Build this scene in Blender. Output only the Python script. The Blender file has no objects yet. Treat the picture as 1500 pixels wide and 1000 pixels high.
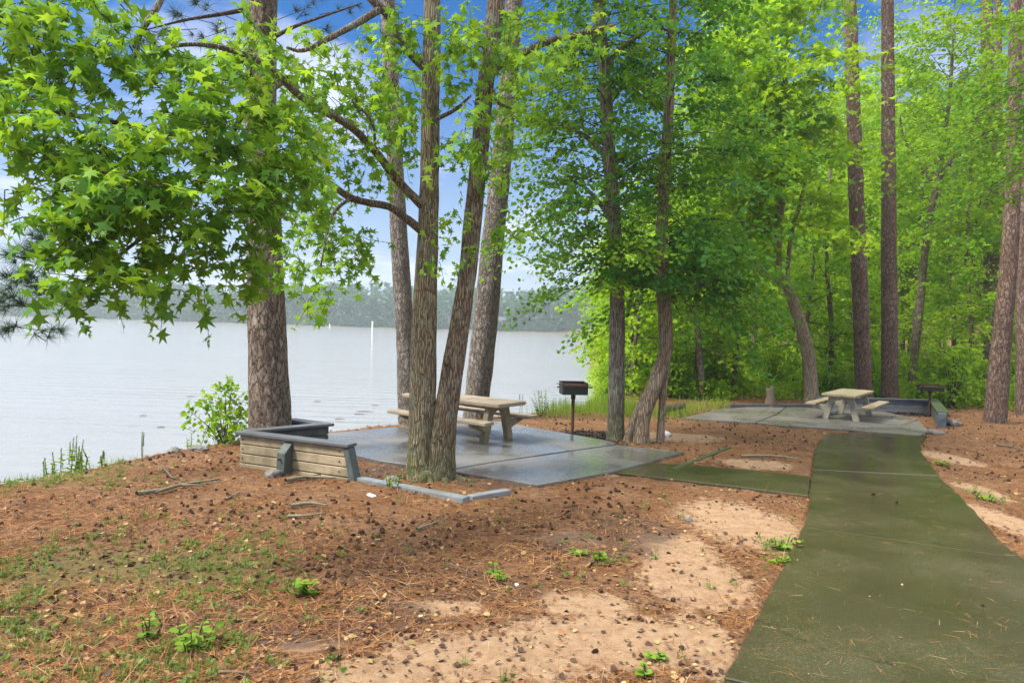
import bpy, bmesh, math, random
import numpy as np
from mathutils import Vector, Matrix

SC = bpy.context.scene
COL = SC.collection
rng = np.random.default_rng(7)
random.seed(7)
EXPOSURE = 1.42
SKY_V = .50
HAZE = 0.0008

# ------------------------------------------------------------------ camera
F = 1000.0
CAM = np.array([0.0, 0.0, 2.0])
_up = np.array([0.0297, -1.0, -0.022]); _up /= np.linalg.norm(_up)      # world up in (right, down, forward)
_f = np.array([0, 0, 1.0]); _fh = _f - _up * (_f @ _up); _fh /= np.linalg.norm(_fh)
_r = np.cross(_fh, _up)                                                    # candidate world +X
if _r[0] < 0: _r = -_r
W = np.stack([_r, _fh, _up])                                              # rows: world x,y,z axes in camera coords

def ray(px, py):
    d = W @ np.array([(px - 750) / F, (py - 500) / F, 1.0])
    return d
def P(px, py, d):
    r = ray(px, py); return CAM + r / r[1] * d
SL = -0.015
def G(px, py):
    r = ray(px, py); t = (0 - CAM[2]) / (r[2] - SL * r[1]); return CAM + r * t
def dep(px, py): return G(px, py)[1]

cam_d = bpy.data.cameras.new('camera'); cam = bpy.data.objects.new('camera', cam_d); COL.objects.link(cam)
cam_d.sensor_width = 36; cam_d.lens = 24; cam_d.clip_start = 0.05; cam_d.clip_end = 3000
Xw = W @ np.array([1, 0, 0]); Yw = W @ np.array([0, -1, 0]); Zw = W @ np.array([0, 0, -1])
cam.matrix_world = Matrix(((Xw[0], Yw[0], Zw[0], CAM[0]), (Xw[1], Yw[1], Zw[1], CAM[1]), (Xw[2], Yw[2], Zw[2], CAM[2]), (0, 0, 0, 1)))
SC.camera = cam

# ------------------------------------------------------------------ noise
def _hash(ix, iy, iz, seed):
    n = (ix.astype(np.int64) * 374761393 + iy.astype(np.int64) * 668265263 + iz.astype(np.int64) * 2147483647 + seed * 1274126177) & 0xffffffff
    n = ((n ^ (n >> 13)) * 1274126177) & 0xffffffff
    n = (n ^ (n >> 16)) & 0xffff
    return n / 65535.0
def vnoise(x, y, z=None, seed=0):
    x = np.asarray(x, float); y = np.asarray(y, float); z = np.zeros_like(x) if z is None else np.asarray(z, float)
    ix, iy, iz = np.floor(x), np.floor(y), np.floor(z)
    fx, fy, fz = x - ix, y - iy, z - iz
    fx = fx * fx * (3 - 2 * fx); fy = fy * fy * (3 - 2 * fy); fz = fz * fz * (3 - 2 * fz)
    def h(a, b, c): return _hash(ix + a, iy + b, iz + c, seed)
    l = lambda a, b, t: a + (b - a) * t
    return l(l(l(h(0,0,0), h(1,0,0), fx), l(h(0,1,0), h(1,1,0), fx), fy), l(l(h(0,0,1), h(1,0,1), fx), l(h(0,1,1), h(1,1,1), fx), fy), fz) * 2 - 1
def fbm(x, y, oct=4, seed=0):
    s = 0; a = 1; t = 0
    for i in range(oct):
        s = s + a * vnoise(x * 2**i, y * 2**i, None, seed + i); t += a; a *= .5
    return s / t
def sstep(a, b, x):
    t = np.clip((x - a) / (b - a), 0, 1); return t * t * (3 - 2 * t)

# ------------------------------------------------------------------ objects
def tag(o, label=None, cat=None, group=None, kind=None):
    if label: o['label'] = label
    if cat: o['category'] = cat
    if group: o['group'] = group
    if kind: o['kind'] = kind
    return o
def empty(name, loc, rz=0, label=None, cat=None, group=None):
    o = bpy.data.objects.new(name, None); COL.objects.link(o)
    o.location = loc; o.rotation_euler = (0, 0, rz); o.empty_display_size = .2
    return tag(o, label, cat, group)
def mesh_data(name, V, Fs, mat=None, smooth=False, attr=None):
    """V (n,3); Fs a list of int arrays (m,k)"""
    V = np.asarray(V, np.float32)
    me = bpy.data.meshes.new(name)
    if not isinstance(Fs, list): Fs = [Fs]
    Fs = [np.asarray(f, np.int32) for f in Fs if len(f)]
    loops = np.concatenate([f.ravel() for f in Fs]); sizes = np.concatenate([np.full(len(f), f.shape[1], np.int32) for f in Fs])
    starts = np.concatenate([[0], np.cumsum(sizes)[:-1]]).astype(np.int32)
    me.vertices.add(len(V)); me.vertices.foreach_set('co', V.ravel())
    me.loops.add(len(loops)); me.loops.foreach_set('vertex_index', loops)
    me.polygons.add(len(sizes)); me.polygons.foreach_set('loop_start', starts)
    me.update(calc_edges=True)
    if smooth: me.polygons.foreach_set('use_smooth', np.ones(len(sizes), bool))
    if attr:
        for k, a in attr.items():
            a = np.asarray(a, np.float32)
            if a.ndim == 1:
                at = me.attributes.new(k, 'FLOAT', 'POINT'); at.data.foreach_set('value', a)
            else:
                at = me.color_attributes.new(k, 'FLOAT_COLOR', 'POINT'); at.data.foreach_set('color', a.ravel())
    me.validate(clean_customdata=False)
    if mat: me.materials.append(mat)
    return me
def obj(name, me, parent=None, loc=(0, 0, 0), rz=0):
    o = bpy.data.objects.new(name, me); COL.objects.link(o); o.location = loc; o.rotation_euler = (0, 0, rz)
    if parent is not None: o.parent = parent
    return o
class MB:
    def __init__(s): s.V = []; s.F = []
    def add(s, V, Fc):
        b = len(s.V); s.V += [tuple(v) for v in V]; s.F += [tuple(i + b for i in f) for f in Fc]
    def box(s, c, size, rz=0, M=None):
        x, y, z = [a / 2 for a in size]
        vs = [Vector(p) for p in ((-x,-y,-z),(x,-y,-z),(x,y,-z),(-x,y,-z),(-x,-y,z),(x,-y,z),(x,y,z),(-x,y,z))]
        R = M if M is not None else Matrix.Rotation(rz, 3, 'Z')
        s.add([(R @ v) + Vector(c) for v in vs], [(0,3,2,1),(4,5,6,7),(0,1,5,4),(1,2,6,5),(2,3,7,6),(3,0,4,7)])
    def prism(s, poly, axis, a, b):
        """extrude 2D poly along axis ('x','y','z') from a to b"""
        n = len(poly)
        def mk(p, t): return {'x': (t, p[0], p[1]), 'y': (p[0], t, p[1]), 'z': (p[0], p[1], t)}[axis]
        s.add([mk(p, a) for p in poly] + [mk(p, b) for p in poly],
              [tuple(range(n))[::-1], tuple(range(n, 2 * n))] + [(i, (i + 1) % n, n + (i + 1) % n, n + i) for i in range(n)])
    def tube(s, pts, radii, sides=10):
        V, Fq = tube(pts, radii, sides, step=None)
        s.add(V, [tuple(f) for f in Fq]); 
    def build(s, name, mat, parent=None, bevel=0.0, smooth=False, loc=(0,0,0), rz=0, seg=2):
        me = bpy.data.meshes.new(name); me.from_pydata(s.V, [], s.F); me.update()
        bm = bmesh.new(); bm.from_mesh(me)
        bmesh.ops.recalc_face_normals(bm, faces=bm.faces)
        if bevel:
            es = [e for e in bm.edges if len(e.link_faces) == 2 and e.calc_face_angle(0) > .5]
            bmesh.ops.bevel(bm, geom=es, offset=bevel, segments=seg, affect='EDGES', profile=.6)
        bm.to_mesh(me); bm.free()
        if smooth: me.polygons.foreach_set('use_smooth', [True] * len(me.polygons))
        me.materials.append(mat)
        return obj(name, me, parent, loc, rz)

def catmull(pts, rad, step):
    pts = np.asarray(pts, float); rad = np.asarray(rad, float)
    if step is None or len(pts) < 2: return pts, rad
    e = np.vstack([2 * pts[0] - pts[1], pts, 2 * pts[-1] - pts[-2]])
    re = np.concatenate([[rad[0]], rad, [rad[-1]]])
    op, orr = [], []
    for i in range(len(pts) - 1):
        p0, p1, p2, p3 = e[i:i + 4]; n = max(1, int(np.linalg.norm(p2 - p1) / step))
        t = np.arange(n)[:, None] / n
        op.append(.5 * (2 * p1 + (p2 - p0) * t + (2 * p0 - 5 * p1 + 4 * p2 - p3) * t**2 + (3 * p1 - p0 - 3 * p2 + p3) * t**3))
        orr.append(re[i + 1] + (re[i + 2] - re[i + 1]) * t[:, 0])
    op.append(pts[-1:]); orr.append(rad[-1:])
    return np.vstack(op), np.concatenate(orr)
def tube(pts, rad, sides=8, step=.15, rough=0.0, seed=0, lobes=0.0, lobe_n=5, flare=0.0, flare_h=.35, freq=6.0):
    p, r = catmull(pts, rad, step)
    n = len(p)
    t = np.gradient(p, axis=0); t /= np.linalg.norm(t, axis=1)[:, None] + 1e-9
    ref = np.array([1.0, 0, 0]) if abs(t[0][0]) < .9 else np.array([0, 1.0, 0])
    U = np.zeros((n, 3)); u = ref - t[0] * (ref @ t[0]); u /= np.linalg.norm(u)
    for i in range(n):
        u = u - t[i] * (u @ t[i]); u /= np.linalg.norm(u) + 1e-9; U[i] = u
    Wv = np.cross(t, U)
    a = np.arange(sides) / sides * 2 * math.pi
    ca, sa = np.cos(a), np.sin(a)
    dirs = U[:, None] * ca[None, :, None] + Wv[:, None] * sa[None, :, None]
    R = np.repeat(r[:, None], sides, 1)
    L = np.concatenate([[0], np.cumsum(np.linalg.norm(np.diff(p, axis=0), axis=1))])
    if flare:
        fl = np.exp(-L / flare_h)[:, None]
        R = R * (1 + flare * fl * (1 + .55 * np.sin(a * lobe_n + seed)[None] ))
    if lobes: R = R * (1 + lobes * np.sin(a * 3 + seed)[None] * .6 + lobes * vnoise(np.repeat(L[:, None] * .8, sides, 1), np.repeat(ca[None], n, 0) + seed, np.repeat(sa[None], n, 0), seed))
    if rough:
        q = p[:, None] + dirs * R[:, :, None]
        R = R * (1 + rough * vnoise(q[..., 0] * freq * 3, q[..., 1] * freq * 3, q[..., 2] * freq, seed) )
    V = (p[:, None] + dirs * R[:, :, None]).reshape(-1, 3)
    i = np.arange(n - 1)[:, None] * sides; j = np.arange(sides)[None]; j2 = (j + 1) % sides
    Fq = np.stack([i + j, i + j2, i + sides + j2, i + sides + j], -1).reshape(-1, 4)
    return V, Fq
def tubes_mesh(name, specs, mat, base=(0, 0, 0), smooth=True, cap=True):
    Vs, Fs, b = [], [], 0
    caps = []
    for s in specs:
        V, Fq = tube(**s); sd = s.get('sides', 8)
        Vs.append(V); Fs.append(Fq + b)
        if cap:
            c = V[-sd:].mean(0); Vs.append(c[None]); k = b + len(V)
            caps.append(np.stack([np.arange(sd) + b + len(V) - sd, (np.arange(sd) + 1) % sd + b + len(V) - sd, np.full(sd, k)], -1)); b += 1
        b += len(V)
    V = np.vstack(Vs) - np.asarray(base)
    return mesh_data(name, V, [np.vstack(Fs)] + ([np.vstack(caps)] if caps else []), mat, smooth)

# ------------------------------------------------------------------ leaves
def star_template():
    c = np.array([0, .34]); pts = []
    for ang, r in ((180, .27), (-114, .58), (-84, .27), (-56, .69), (-28, .29), (0, .74), (28, .29), (56, .69), (84, .27), (114, .58)):
        a = math.radians(ang); pts.append(c + r * np.array([math.sin(a), math.cos(a)]))
    pts = np.array([c] + pts)
    rr = np.linalg.norm(pts - c, axis=1)
    V = np.column_stack([pts, -.42 * rr**2 + .02])
    Ft = np.array([[0, i, i % 10 + 1] for i in range(1, 11)])
    return V, Ft
STAR = star_template()
SIMPLE = (np.array([[0, 0, 0], [-.26, .45, .07], [0, 1, -.12], [.26, .45, .07]]), np.array([[0, 2, 1], [0, 3, 2]]))
BROAD = (np.array([[0, 0, 0], [-.42, .3, .1], [-.3, .75, .02], [0, 1.02, -.14], [.3, .75, .02], [.42, .3, .1]]), np.array([[0, 2, 1], [0, 3, 2], [0, 4, 3], [0, 5, 4]]))
def unit(a): return a / (np.linalg.norm(a, axis=-1, keepdims=True) + 1e-9)
def leaf_arrays(pos, tip, nrm, size, tint, tmpl):
    tip = unit(tip); nrm = unit(nrm - tip * (nrm * tip).sum(-1, keepdims=True)); side = np.cross(tip, nrm)
    T, Ft = tmpl; s = size[:, None, None]; curl = (.1 + 1.0 * rng.random(len(pos)))[:, None, None]
    V = pos[:, None] + s * (T[None, :, 0:1] * side[:, None] + T[None, :, 1:2] * tip[:, None] + curl * T[None, :, 2:3] * nrm[:, None])
    n = len(pos); Fa = Ft[None] + (np.arange(n) * len(T))[:, None, None]
    return V.reshape(-1, 3), Fa.reshape(-1, 3), np.repeat(tint, len(T))
class Leaves:
    def __init__(s): s.pos = []; s.tip = []; s.nrm = []; s.size = []; s.tint = []
    def add(s, pos, tip, nrm, size, tint):
        s.pos.append(pos); s.tip.append(tip); s.nrm.append(nrm); s.size.append(size); s.tint.append(tint)
    def mesh(s, name, mat, tmpl, base=(0, 0, 0)):
        V, Fa, t = leaf_arrays(np.vstack(s.pos), np.vstack(s.tip), np.vstack(s.nrm), np.concatenate(s.size), np.concatenate(s.tint), tmpl)
        return mesh_data(name, V - np.asarray(base), Fa, mat, False, {'tint': np.clip(t, 0, 1)})
def clump(L, wood, c, rad, n, size, r=rng, per=7, tint=.5, tw=.42, droop=.25, flat=.6):
    """n leafy twigs inside an ellipsoid"""
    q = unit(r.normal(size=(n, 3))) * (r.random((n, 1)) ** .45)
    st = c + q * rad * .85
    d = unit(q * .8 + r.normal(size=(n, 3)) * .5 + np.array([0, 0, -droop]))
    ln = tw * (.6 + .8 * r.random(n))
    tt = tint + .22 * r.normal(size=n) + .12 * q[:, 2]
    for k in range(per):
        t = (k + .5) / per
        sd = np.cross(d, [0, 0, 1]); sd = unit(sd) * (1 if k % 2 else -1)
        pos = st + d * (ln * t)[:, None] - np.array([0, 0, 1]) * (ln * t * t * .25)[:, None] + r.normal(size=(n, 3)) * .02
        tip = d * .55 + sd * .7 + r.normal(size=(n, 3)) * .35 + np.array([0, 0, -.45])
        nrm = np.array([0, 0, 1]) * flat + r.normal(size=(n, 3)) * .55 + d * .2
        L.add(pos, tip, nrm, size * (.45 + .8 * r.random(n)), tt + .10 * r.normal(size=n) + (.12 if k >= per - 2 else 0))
    if wood is not None:
        for i in range(0, n, 2):
            e = st[i] + d[i] * ln[i] - np.array([0, 0, ln[i] * .25])
            wood.append(dict(pts=[c * .45 + st[i] * .55, st[i], e], rad=[.006, .0045, .002], sides=3, step=None))
def spray(L, wood, start, az, elev, length, ntw, per, size, r, droop=.35, tint=.5, wr=.02, spread=.5, flat=1.0):
    """one layered branch: a rising then drooping axis with flat side twigs of leaves"""
    d0 = np.array([math.cos(az) * math.cos(elev), math.sin(az) * math.cos(elev), math.sin(elev)])
    bend = r.normal() * .25
    sidev = np.array([-math.sin(az), math.cos(az), 0])
    def B(t): return start + d0 * (length * t)[:, None] + sidev * (bend * length * t * t)[:, None] - np.array([0, 0, 1]) * (droop * length * t**2)[:, None]
    tt = np.linspace(.26, 1, ntw); tt = np.clip(tt + r.normal(size=ntw) * .03, .1, 1)
    b = B(tt)
    sg = np.where(np.arange(ntw) % 2, 1, -1)
    ang = az + sg * (.75 + .3 * r.normal(size=ntw)) * (1 - .5 * tt)
    tl = length * spread * (1.08 - .7 * tt) * (.7 + .6 * r.random(ntw))
    td = np.stack([np.cos(ang), np.sin(ang), .25 * r.normal(size=ntw) - .3 * droop], -1)
    u = (np.arange(per) + .6) / per
    pos = b[:, None] + td[:, None] * (tl[:, None] * u[None])[..., None] - np.array([0, 0, 1]) * (tl[:, None] * u[None]**2 * .22)[..., None]
    pos = pos + r.normal(size=pos.shape) * .5 * size
    n = ntw * per
    s2 = np.where(np.arange(per) % 2, 1, -1)
    sd = np.stack([-np.sin(ang), np.cos(ang), 0 * ang], -1)
    tip = td[:, None] * .6 + sd[:, None] * s2[None, :, None] * .7 + r.normal(size=pos.shape) * .3 + np.array([0, 0, -.3])
    nrm = np.array([0, 0, 1]) * flat + r.normal(size=pos.shape) * .6
    bt = tint + .15 * r.normal()
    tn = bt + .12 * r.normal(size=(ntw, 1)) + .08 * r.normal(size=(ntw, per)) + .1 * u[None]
    L.add(pos.reshape(-1, 3), tip.reshape(-1, 3), nrm.reshape(-1, 3), size * (.65 + .6 * r.random(n)), tn.ravel())
    if wood is not None:
        ts = np.array([0, .3, .6, 1.0]); wood.append(dict(pts=B(ts), rad=[wr, wr * .75, wr * .5, wr * .2], sides=5, step=.25))
        for i in range(0, ntw, 2):
            wood.append(dict(pts=[b[i], b[i] + td[i] * tl[i] * .9 - np.array([0, 0, tl[i] * .18])], rad=[wr * .3, wr * .1], sides=3, step=None))

# ------------------------------------------------------------------ materials
def mat(name):
    m = bpy.data.materials.new(name); m.use_nodes = True
    nt = m.node_tree; nt.nodes.clear()
    return m, nt
class NT:
    def __init__(s, nt): s.nt = nt
    def n(s, t, **kw):
        o = s.nt.nodes.new(t)
        for k, v in kw.items():
            if k == 'ins':
                for a, b in v.items():
                    sock = o.inputs[a]
                    if hasattr(b, 'node'): s.nt.links.new(b, sock)
                    else: sock.default_value = b
            else: setattr(o, k, v)
        return o
    def noise(s, vec, scale, detail=4, rough=.6, dist=0.0): return s.n('ShaderNodeTexNoise', ins={'Vector': vec, 'Scale': scale, 'Detail': detail, 'Roughness': rough, 'Distortion': dist}).outputs['Fac']
    def ramp(s, fac, stops, interp='LINEAR'):
        o = s.n('ShaderNodeValToRGB', ins={'Fac': fac}); cr = o.color_ramp; cr.interpolation = interp
        while len(cr.elements) < len(stops): cr.elements.new(.5)
        for e, (p, c) in zip(cr.elements, stops):
            e.position = p; e.color = (*c, 1) if isinstance(c, tuple) else (c, c, c, 1)
        return o.outputs['Color']
    def mix(s, fac, a, b, blend='MIX'):
        o = s.n('ShaderNodeMix', data_type='RGBA', blend_type=blend)
        for i, v in ((0, fac), (6, a), (7, b)):
            if hasattr(v, 'node'): s.nt.links.new(v, o.inputs[i])
            else: o.inputs[i].default_value = v if i == 0 else (*v, 1)
        return o.outputs[2]
    def math(s, op, a, b=0.0, c=0.0):
        o = s.n('ShaderNodeMath', operation=op)
        for i, v in enumerate((a, b, c)):
            if hasattr(v, 'node'): s.nt.links.new(v, o.inputs[i])
            else: o.inputs[i].default_value = v
        return o.outputs[0]
    def mapr(s, v, a, b, c, d): 
        return s.n('ShaderNodeMapRange', ins={0: v, 1: a, 2: b, 3: c, 4: d}).outputs[0]
    def coord(s, kind='Object', scale=(1, 1, 1), loc=(0, 0, 0)):
        t = s.n('ShaderNodeTexCoord').outputs[kind]
        return s.n('ShaderNodeMapping', ins={'Vector': t, 'Scale': scale, 'Location': loc}).outputs[0]
    def bump(s, h, strength=.5, dist=.02, normal=None):
        ins = {'Height': h, 'Strength': strength, 'Distance': dist}
        if normal is not None: ins['Normal'] = normal
        return s.n('ShaderNodeBump', ins=ins).outputs[0]
    def pbr(s, color, rough=.7, normal=None, spec=.4, metal=0.0):
        ins = {'Base Color': color if hasattr(color, 'node') else (*color, 1), 'Roughness': rough, 'Specular IOR Level': spec, 'Metallic': metal}
        if normal is not None: ins['Normal'] = normal
        return s.n('ShaderNodeBsdfPrincipled', ins=ins)
    def out(s, sh):
        s.n('ShaderNodeOutputMaterial', ins={'Surface': sh.outputs[0] if hasattr(sh, 'outputs') else sh})

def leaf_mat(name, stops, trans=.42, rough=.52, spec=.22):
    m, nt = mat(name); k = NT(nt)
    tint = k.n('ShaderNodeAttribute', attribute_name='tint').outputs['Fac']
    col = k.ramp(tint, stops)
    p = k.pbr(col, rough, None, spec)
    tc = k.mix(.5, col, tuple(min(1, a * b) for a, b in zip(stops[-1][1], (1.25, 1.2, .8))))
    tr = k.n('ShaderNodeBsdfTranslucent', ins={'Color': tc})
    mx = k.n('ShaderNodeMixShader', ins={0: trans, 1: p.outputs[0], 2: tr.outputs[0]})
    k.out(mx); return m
M = {}
M['gum_leaf'] = leaf_mat('gum_leaf', [(0, (.025, .105, .008)), (.45, (.085, .25, .012)), (.8, (.19, .37, .018)), (1, (.30, .45, .03))], trans=.5)
M['oak_leaf'] = leaf_mat('oak_leaf', [(0, (.022, .09, .007)), (.5, (.075, .225, .010)), (1, (.21, .37, .015))], trans=.5)
M['dark_leaf'] = leaf_mat('dark_leaf', [(0, (.016, .085, .016)), (.5, (.045, .18, .020)), (1, (.15, .33, .02))], trans=.5)
M['wood_leaf'] = leaf_mat('wood_leaf', [(0, (.035, .13, .005)), (.5, (.13, .315, .007)), (1, (.31, .47, .012))], trans=.58)
M['grass_blade'] = leaf_mat('grass_blade', [(0, (.05, .13, .012)), (.5, (.13, .27, .02)), (1, (.30, .38, .05))])
M['weed_leaf'] = leaf_mat('weed_leaf', [(0, (.05, .10, .02)), (.5, (.12, .20, .035)), (1, (.25, .30, .08))])
M['pine_needle'] = leaf_mat('pine_needle', [(0, (.012, .035, .018)), (.5, (.025, .07, .03)), (1, (.06, .12, .045))], trans=.15)
M['far_leaf'] = leaf_mat('far_leaf', [(0, (.015, .065, .022)), (.5, (.035, .12, .035)), (1, (.07, .17, .045))], trans=.25)

def bark_pine(name, c1, c2, c3, crack=(.030, .021, .016), sc=11.0):
    m, nt = mat(name); k = NT(nt)
    co = k.coord('Object', (1, 1, .40)); c0 = k.coord('Object')
    wob = k.n('ShaderNodeTexNoise', ins={'Vector': co, 'Scale': 7.0, 'Detail': 6, 'Roughness': .7})
    wv = k.n('ShaderNodeVectorMath', operation='MULTIPLY_ADD', ins={0: wob.outputs['Color'], 1: (.30, .30, .30), 2: co}).outputs[0]
    e = k.n('ShaderNodeTexVoronoi', feature='DISTANCE_TO_EDGE', ins={'Vector': wv, 'Scale': sc, 'Randomness': 1.0}).outputs['Distance']
    e2 = k.n('ShaderNodeTexVoronoi', feature='DISTANCE_TO_EDGE', ins={'Vector': wv, 'Scale': sc * 2.6}).outputs['Distance']
    cell = k.n('ShaderNodeTexVoronoi', feature='F1', ins={'Vector': wv, 'Scale': sc * 2.6}).outputs['Color']
    cf = k.n('ShaderNodeSeparateColor', ins={0: cell}).outputs[0]
    fine = k.noise(k.coord('Object', (1, 1, .35)), 75, 6, .75); mid = k.noise(c0, 9, 5, .7); big = k.noise(c0, 1.6, 4, .6)
    plate = k.mix(k.math('MULTIPLY_ADD', mid, .7, k.math('MULTIPLY', cf, .3)), c1, c2)
    plate = k.mix(k.mapr(fine, .42, .72, 0, .75), plate, c3)
    plate = k.mix(k.mapr(fine, .50, .28, 0, .7), plate, tuple(a * .45 for a in c1))
    plate = k.mix(k.mapr(big, .42, .7, 0, .55), plate, c3)
    wide = k.mapr(big, .3, .7, .05, .12)
    edge = k.n('ShaderNodeMapRange', ins={0: e, 1: 0.0, 2: wide, 3: 0.0, 4: 1.0}).outputs[0]
    edge = k.math('MULTIPLY', edge, k.mapr(e2, 0, .05, .55, 1))
    edge = k.math('MULTIPLY', edge, k.mapr(fine, .25, .5, .6, 1))
    col = k.mix(edge, crack, plate)
    h = k.math('ADD', k.mapr(e, 0, .18, 0, 1), k.math('ADD', k.math('MULTIPLY', fine, .45), k.mapr(e2, 0, .08, 0, .25)))
    k.out(k.pbr(col, .88, k.bump(h, 1.0, .045), .2)); return m
def bark_furrow(name, c1, c2, lichen=.0, moss=False, sc=26.0):
    m, nt = mat(name); k = NT(nt)
    co = k.coord('Object', (1, 1, .075)); c3 = k.coord('Object')
    wob = k.n('ShaderNodeTexNoise', ins={'Vector': c3, 'Scale': 4.0, 'Detail': 3})
    wv = k.n('ShaderNodeVectorMath', operation='MULTIPLY_ADD', ins={0: wob.outputs['Color'], 1: (.06, .06, .06), 2: co}).outputs[0]
    e = k.n('ShaderNodeTexVoronoi', feature='DISTANCE_TO_EDGE', ins={'Vector': wv, 'Scale': sc}).outputs['Distance']
    fine = k.noise(co, 90, 5, .7); big = k.noise(c3, 3, 4)
    col = k.mix(k.mapr(e, .02, .2, 0, 1), c1, k.mix(fine, c2, tuple(a * 1.5 for a in c2)))
    col = k.mix(k.mapr(big, .35, .7, 0, .55), col, tuple(a * .62 for a in c2))
    if lichen:
        l = k.noise(c3, 5, 7, .75); l = k.mapr(l, .52, .60, 0, lichen)
        col = k.mix(l, col, k.mix(fine, (.20, .23, .17), (.36, .40, .32)))
    if moss:
        z = k.n('ShaderNodeSeparateXYZ', ins={0: c3}).outputs[2]
        f = k.math('MULTIPLY', k.mapr(z, .0, 1.0, 1, 0), k.mapr(k.noise(c3, 9, 5), .35, .62, 0, 1))
        col = k.mix(k.math('MULTIPLY', f, .85), col, (.075, .095, .015))
    h = k.math('ADD', k.mapr(e, 0, .22, 0, 1), k.math('MULTIPLY', fine, .4))
    k.out(k.pbr(col, .88, k.bump(h, .9, .02), .2)); return m
M['pine_bark'] = bark_pine('pine_bark', (.24, .165, .115), (.40, .29, .21), (.53, .45, .37), sc=10)
M['pine_bark_grey'] = bark_pine('pine_bark_grey', (.23, .18, .14), (.38, .31, .25), (.50, .46, .40), sc=13)
M['pine_bark_red'] = bark_pine('pine_bark_red', (.20, .105, .072), (.31, .18, .125), (.46, .36, .29), sc=11)
M['gum_bark'] = bark_furrow('gum_bark', (.06, .046, .028), (.31, .255, .16), .55, True, 44)
M['gum_bark_dark'] = bark_furrow('gum_bark_dark', (.045, .033, .023), (.22, .165, .11), .5, True, 40)
M['oak_bark'] = bark_furrow('oak_bark', (.06, .05, .038), (.26, .22, .165), .6, True, 34)
M['smooth_bark'] = bark_furrow('smooth_bark', (.11, .08, .052), (.31, .23, .15), .35, False, 30)
M['twig'] = bark_furrow('twig', (.045, .032, .024), (.10, .075, .055), 0, False)

def ground_mat():
    m, nt = mat('forest_floor'); k = NT(nt)
    co = k.coord('Object')
    at = k.n('ShaderNodeAttribute', attribute_name='mask'); sp = k.n('ShaderNodeSeparateColor', ins={0: at.outputs['Color']})
    sand, green, dark = sp.outputs[0], sp.outputs[1], sp.outputs[2]
    n1 = k.noise(co, 9, 8, .75); n2 = k.noise(co, 38, 6, .75, 1.5); n3 = k.noise(k.coord('Object', (1, 1, 1), (3, 7, 0)), 130, 4, .8, 2.0); n4 = k.noise(co, 1.6, 5, .65); n5 = k.noise(k.coord('Object', (1, 1, 1), (9, 4, 0)), 17, 5, .8, .8)
    lit = k.ramp(n2, [(.28, (.04, .018, .009)), (.42, (.135, .056, .019)), (.53, (.25, .11, .034)), (.64, (.345, .178, .064)), (.75, (.45, .28, .125))])
    lit = k.mix(k.mapr(n3, .42, .62, 0, .85), lit, (.075, .036, .022))
    lit = k.mix(k.mapr(n4, .42, .62, 0, .4), lit, (.30, .18, .10)); lit = k.mix(k.mapr(n1, .5, .7, 0, .5), lit, (.10, .055, .034)); lit = k.mix(k.mapr(n5, .52, .60, 0, .8), lit, (.052, .027, .017)); lit = k.mix(k.mapr(n5, .46, .36, 0, .55), lit, (.36, .225, .12))
    sc = k.ramp(n1, [(.3, (.26, .155, .085)), (.55, (.40, .26, .15)), (.75, (.48, .335, .21))])
    sc = k.mix(k.mapr(n3, .5, .75, 0, .35), sc, (.22, .11, .06)); sc = k.mix(k.mapr(n5, .56, .64, 0, .55), sc, (.17, .085, .045))
    sf = k.math('ADD', sand, k.math('ADD', k.mapr(n1, .2, .8, -.35, .35), k.mapr(n2, .2, .8, -.22, .22)))
    col = k.mix(k.mapr(sf, .42, .58, 0, 1), lit, sc)
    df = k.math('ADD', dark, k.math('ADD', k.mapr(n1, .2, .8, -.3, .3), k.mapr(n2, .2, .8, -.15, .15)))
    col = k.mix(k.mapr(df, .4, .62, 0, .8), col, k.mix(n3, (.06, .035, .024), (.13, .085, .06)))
    gf = k.math('ADD', green, k.math('ADD', k.mapr(n1, .2, .8, -.45, .45), k.mapr(n2, .2, .8, -.25, .25)))
    col = k.mix(k.mapr(gf, .5, .78, 0, .62), col, k.mix(n3, (.075, .10, .022), (.19, .17, .06)))
    h = k.math('ADD', k.math('MULTIPLY', n2, .7), k.math('MULTIPLY', n3, .5))
    k.out(k.pbr(col, .9, k.bump(h, .8, .03), .15)); return m
M['ground'] = ground_mat()
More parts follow.
